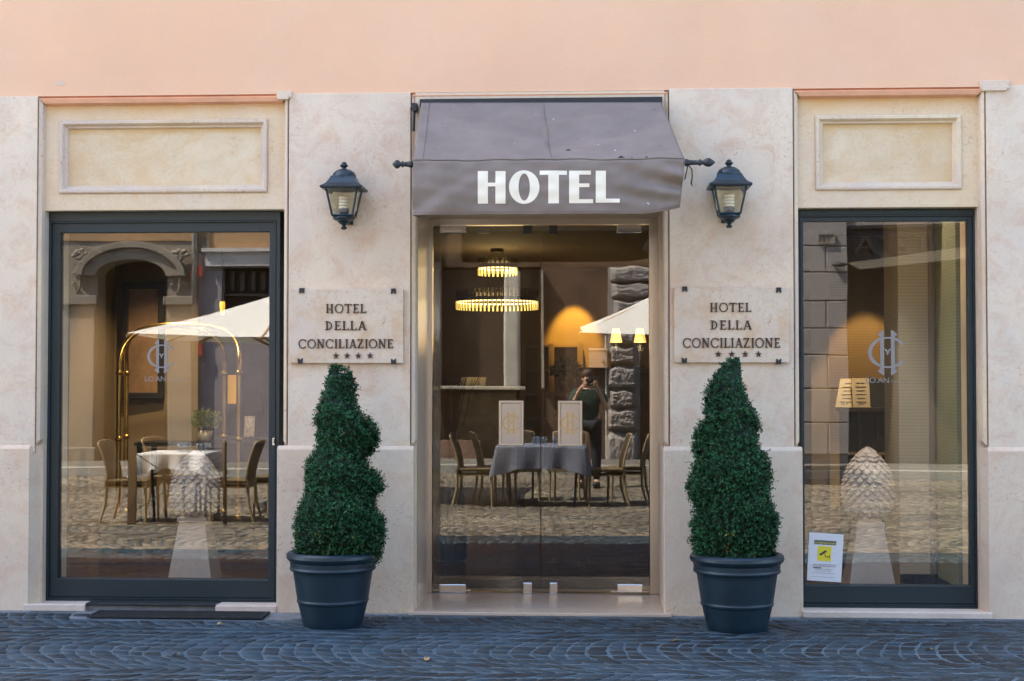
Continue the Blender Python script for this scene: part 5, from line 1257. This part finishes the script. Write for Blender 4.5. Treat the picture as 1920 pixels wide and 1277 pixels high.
Vt=[(0,0,.94),(-.10,0,.86),(-.11,.01,.50),(-.11,-.02,.10),(.10,0,.86),(.115,.01,.50),(.12,-.02,.10)]
skin('trousers',Vt,[(0,1),(1,2),(2,3),(0,4),(4,5),(5,6)],[(.165,.12),.105,.075,.06,.105,.075,.06],TR,0,pb)
for s in(-1,1): MB().obox((s*.115,.045,.045),.048,.14,.045).build('shoe',SHO,pb,bevel=.03,seg=4,smooth=True)
def hairf(mb): pass
hb=MB(); q=random.Random(5)
for i in range(7):
    pass
hb.lathe([(.070,.0),(.083,.03),(.084,.06),(.074,.09),(.05,.112),(.0,.12)],(0,-.006,1.50),24,sx=1,sy=1.18)
hb.v=[(x,y,z+(.018 if y<-.02 else 0)*-1+.004*math.sin(x*140)*math.cos(y*120)) for x,y,z in hb.v]
hb.build('hair',HR,pb,smooth=True)
r=empty('photo_camera',(.0,-9.40,1.445),label='black camera held up to the face of the photographer, mirrored in the door',cat='camera')
MB().box(-.070,.070,-.035,.005,-.045,.045).box(-.03,.03,-.035,.0,.045,.068).build('camera_body',BLK,r,bevel=.006)
o=MB().lathe([(.036,0),(.038,.03),(.036,.055),(.030,.055),(.028,.045),(.0,.043)],(0,0,0),28).build('lens',M['black'],r,smooth=True); o.rotation_euler=(-math.pi/2,0,0); o.location=(0,.004,0)
MB().lathe([(.001,.0),(.024,.004)],(0,0,0),20).build('lens_glass',mat('lens_coating',(.02,.02,.04),.05),r).location=(0,-.9,-.9) if False else (0,0,0)
# ================================================================== LIGHT
EL=math.radians(55); AZ=math.radians(68)   # sun behind the hotel, far to the left
sd=Vector((-math.cos(EL)*math.sin(AZ),math.cos(EL)*math.cos(AZ),math.sin(EL)))
sl=bpy.data.lights.new('sun','SUN'); sl.energy=5; sl.angle=math.radians(.5); sl.color=(1,.92,.80)
so=bpy.data.objects.new('sun',sl); col.objects.link(so); so.rotation_euler=(-sd).to_track_quat('-Z','Y').to_euler()
w=bpy.data.worlds.new('World'); scene.world=w; w.use_nodes=True; nt=w.node_tree
sk=nt.nodes.new('ShaderNodeTexSky'); sk.sky_type='NISHITA'; sk.sun_disc=False; sk.sun_elevation=EL; sk.sun_rotation=math.atan2(sd.x,sd.y); sk.air_density=1; sk.dust_density=1.5; sk.ozone_density=1
bg=nt.nodes['Background']; nt.links.new(sk.outputs[0],bg.inputs[0]); bg.inputs[1].default_value=.15
WA=(1,.70,.34)
lamp('POINT',(cx,cy,zce-.25),1.8,WA,'chandelier_light',.3)
lamp('POINT',(cx,cy,PZ(600,4)),1.5,WA,'chandelier_lower_light',.3)
gx=PX(1076,yb,600)
lamp('SPOT',(gx,yb-.48,zce-.03),62,(1,.58,.08),'wall_washer',.02,ang=44,blend=.6,to=(gx,yb,1.86))
lamp('SPOT',(PX(336,2.4),2.2,zce-.02),13,(1,.82,.55),'added_cart_spot',.03,ang=66,blend=.6,to=(PX(345,3.3),3.3,1.0))  # added spot to brighten the brass cart, no fitting there
gx2=PX(1622,3.0,600)
lamp('SPOT',(gx2,2.60,zce-.03),15,(1,.56,.18),'wall_washer_right',.02,ang=58,blend=.3,to=(gx2,2.84,0))
lamp('SPOT',(PX(1600,2.0),1.75,zce-.03),26,(1,.74,.42),'added_counter_spot',.02,ang=46,blend=.5,to=(PX(1610,2.1),2.15,1.2))  # unseen spot put in to light the menus
for u_,yy_ in((1627,.72),(367,.72)): lamp('SPOT',(PX(u_,yy_)-.25,.62,3.25),17,(1,.86,.68),'added_cone_spot',.02,ang=50,blend=.6,to=(PX(u_,yy_),.75,.8))  # added spots that lift the pine cones, without fittings
lamp('SPOT',(PX(300,3.4),3.5,zce-.01),32,(1,.70,.38),'added_fill_left',.03,ang=120,blend=.8,to=(PX(300,3.4),3.9,0))  # added fill for the left lobby, no downlight behind it
lamp('SPOT',(1.75,.75,3.28),16,(1,.80,.58),'added_fill_right',.03,ang=120,blend=.8,to=(1.85,1.2,0))  # added fill to brighten the pier in the right window
for n_ in('table_lamp',):
    for u in(1155,1200):
        x,z=P(u,629,5.6); lamp('POINT',(x,5.5,z-.12),.4,WA,'shade_light',.03)
scene.view_settings.view_transform='Standard'; scene.view_settings.look='None'; scene.view_settings.gamma=1; scene.view_settings.exposure=2.42
scene.cycles.max_bounces=14; scene.cycles.transparent_max_bounces=16; scene.cycles.diffuse_bounces=5; scene.cycles.glossy_bounces=6
scene.cycles.use_denoising=True; scene.cycles.sample_clamp_indirect=6; scene.cycles.caustics_reflective=False; scene.cycles.caustics_refractive=False
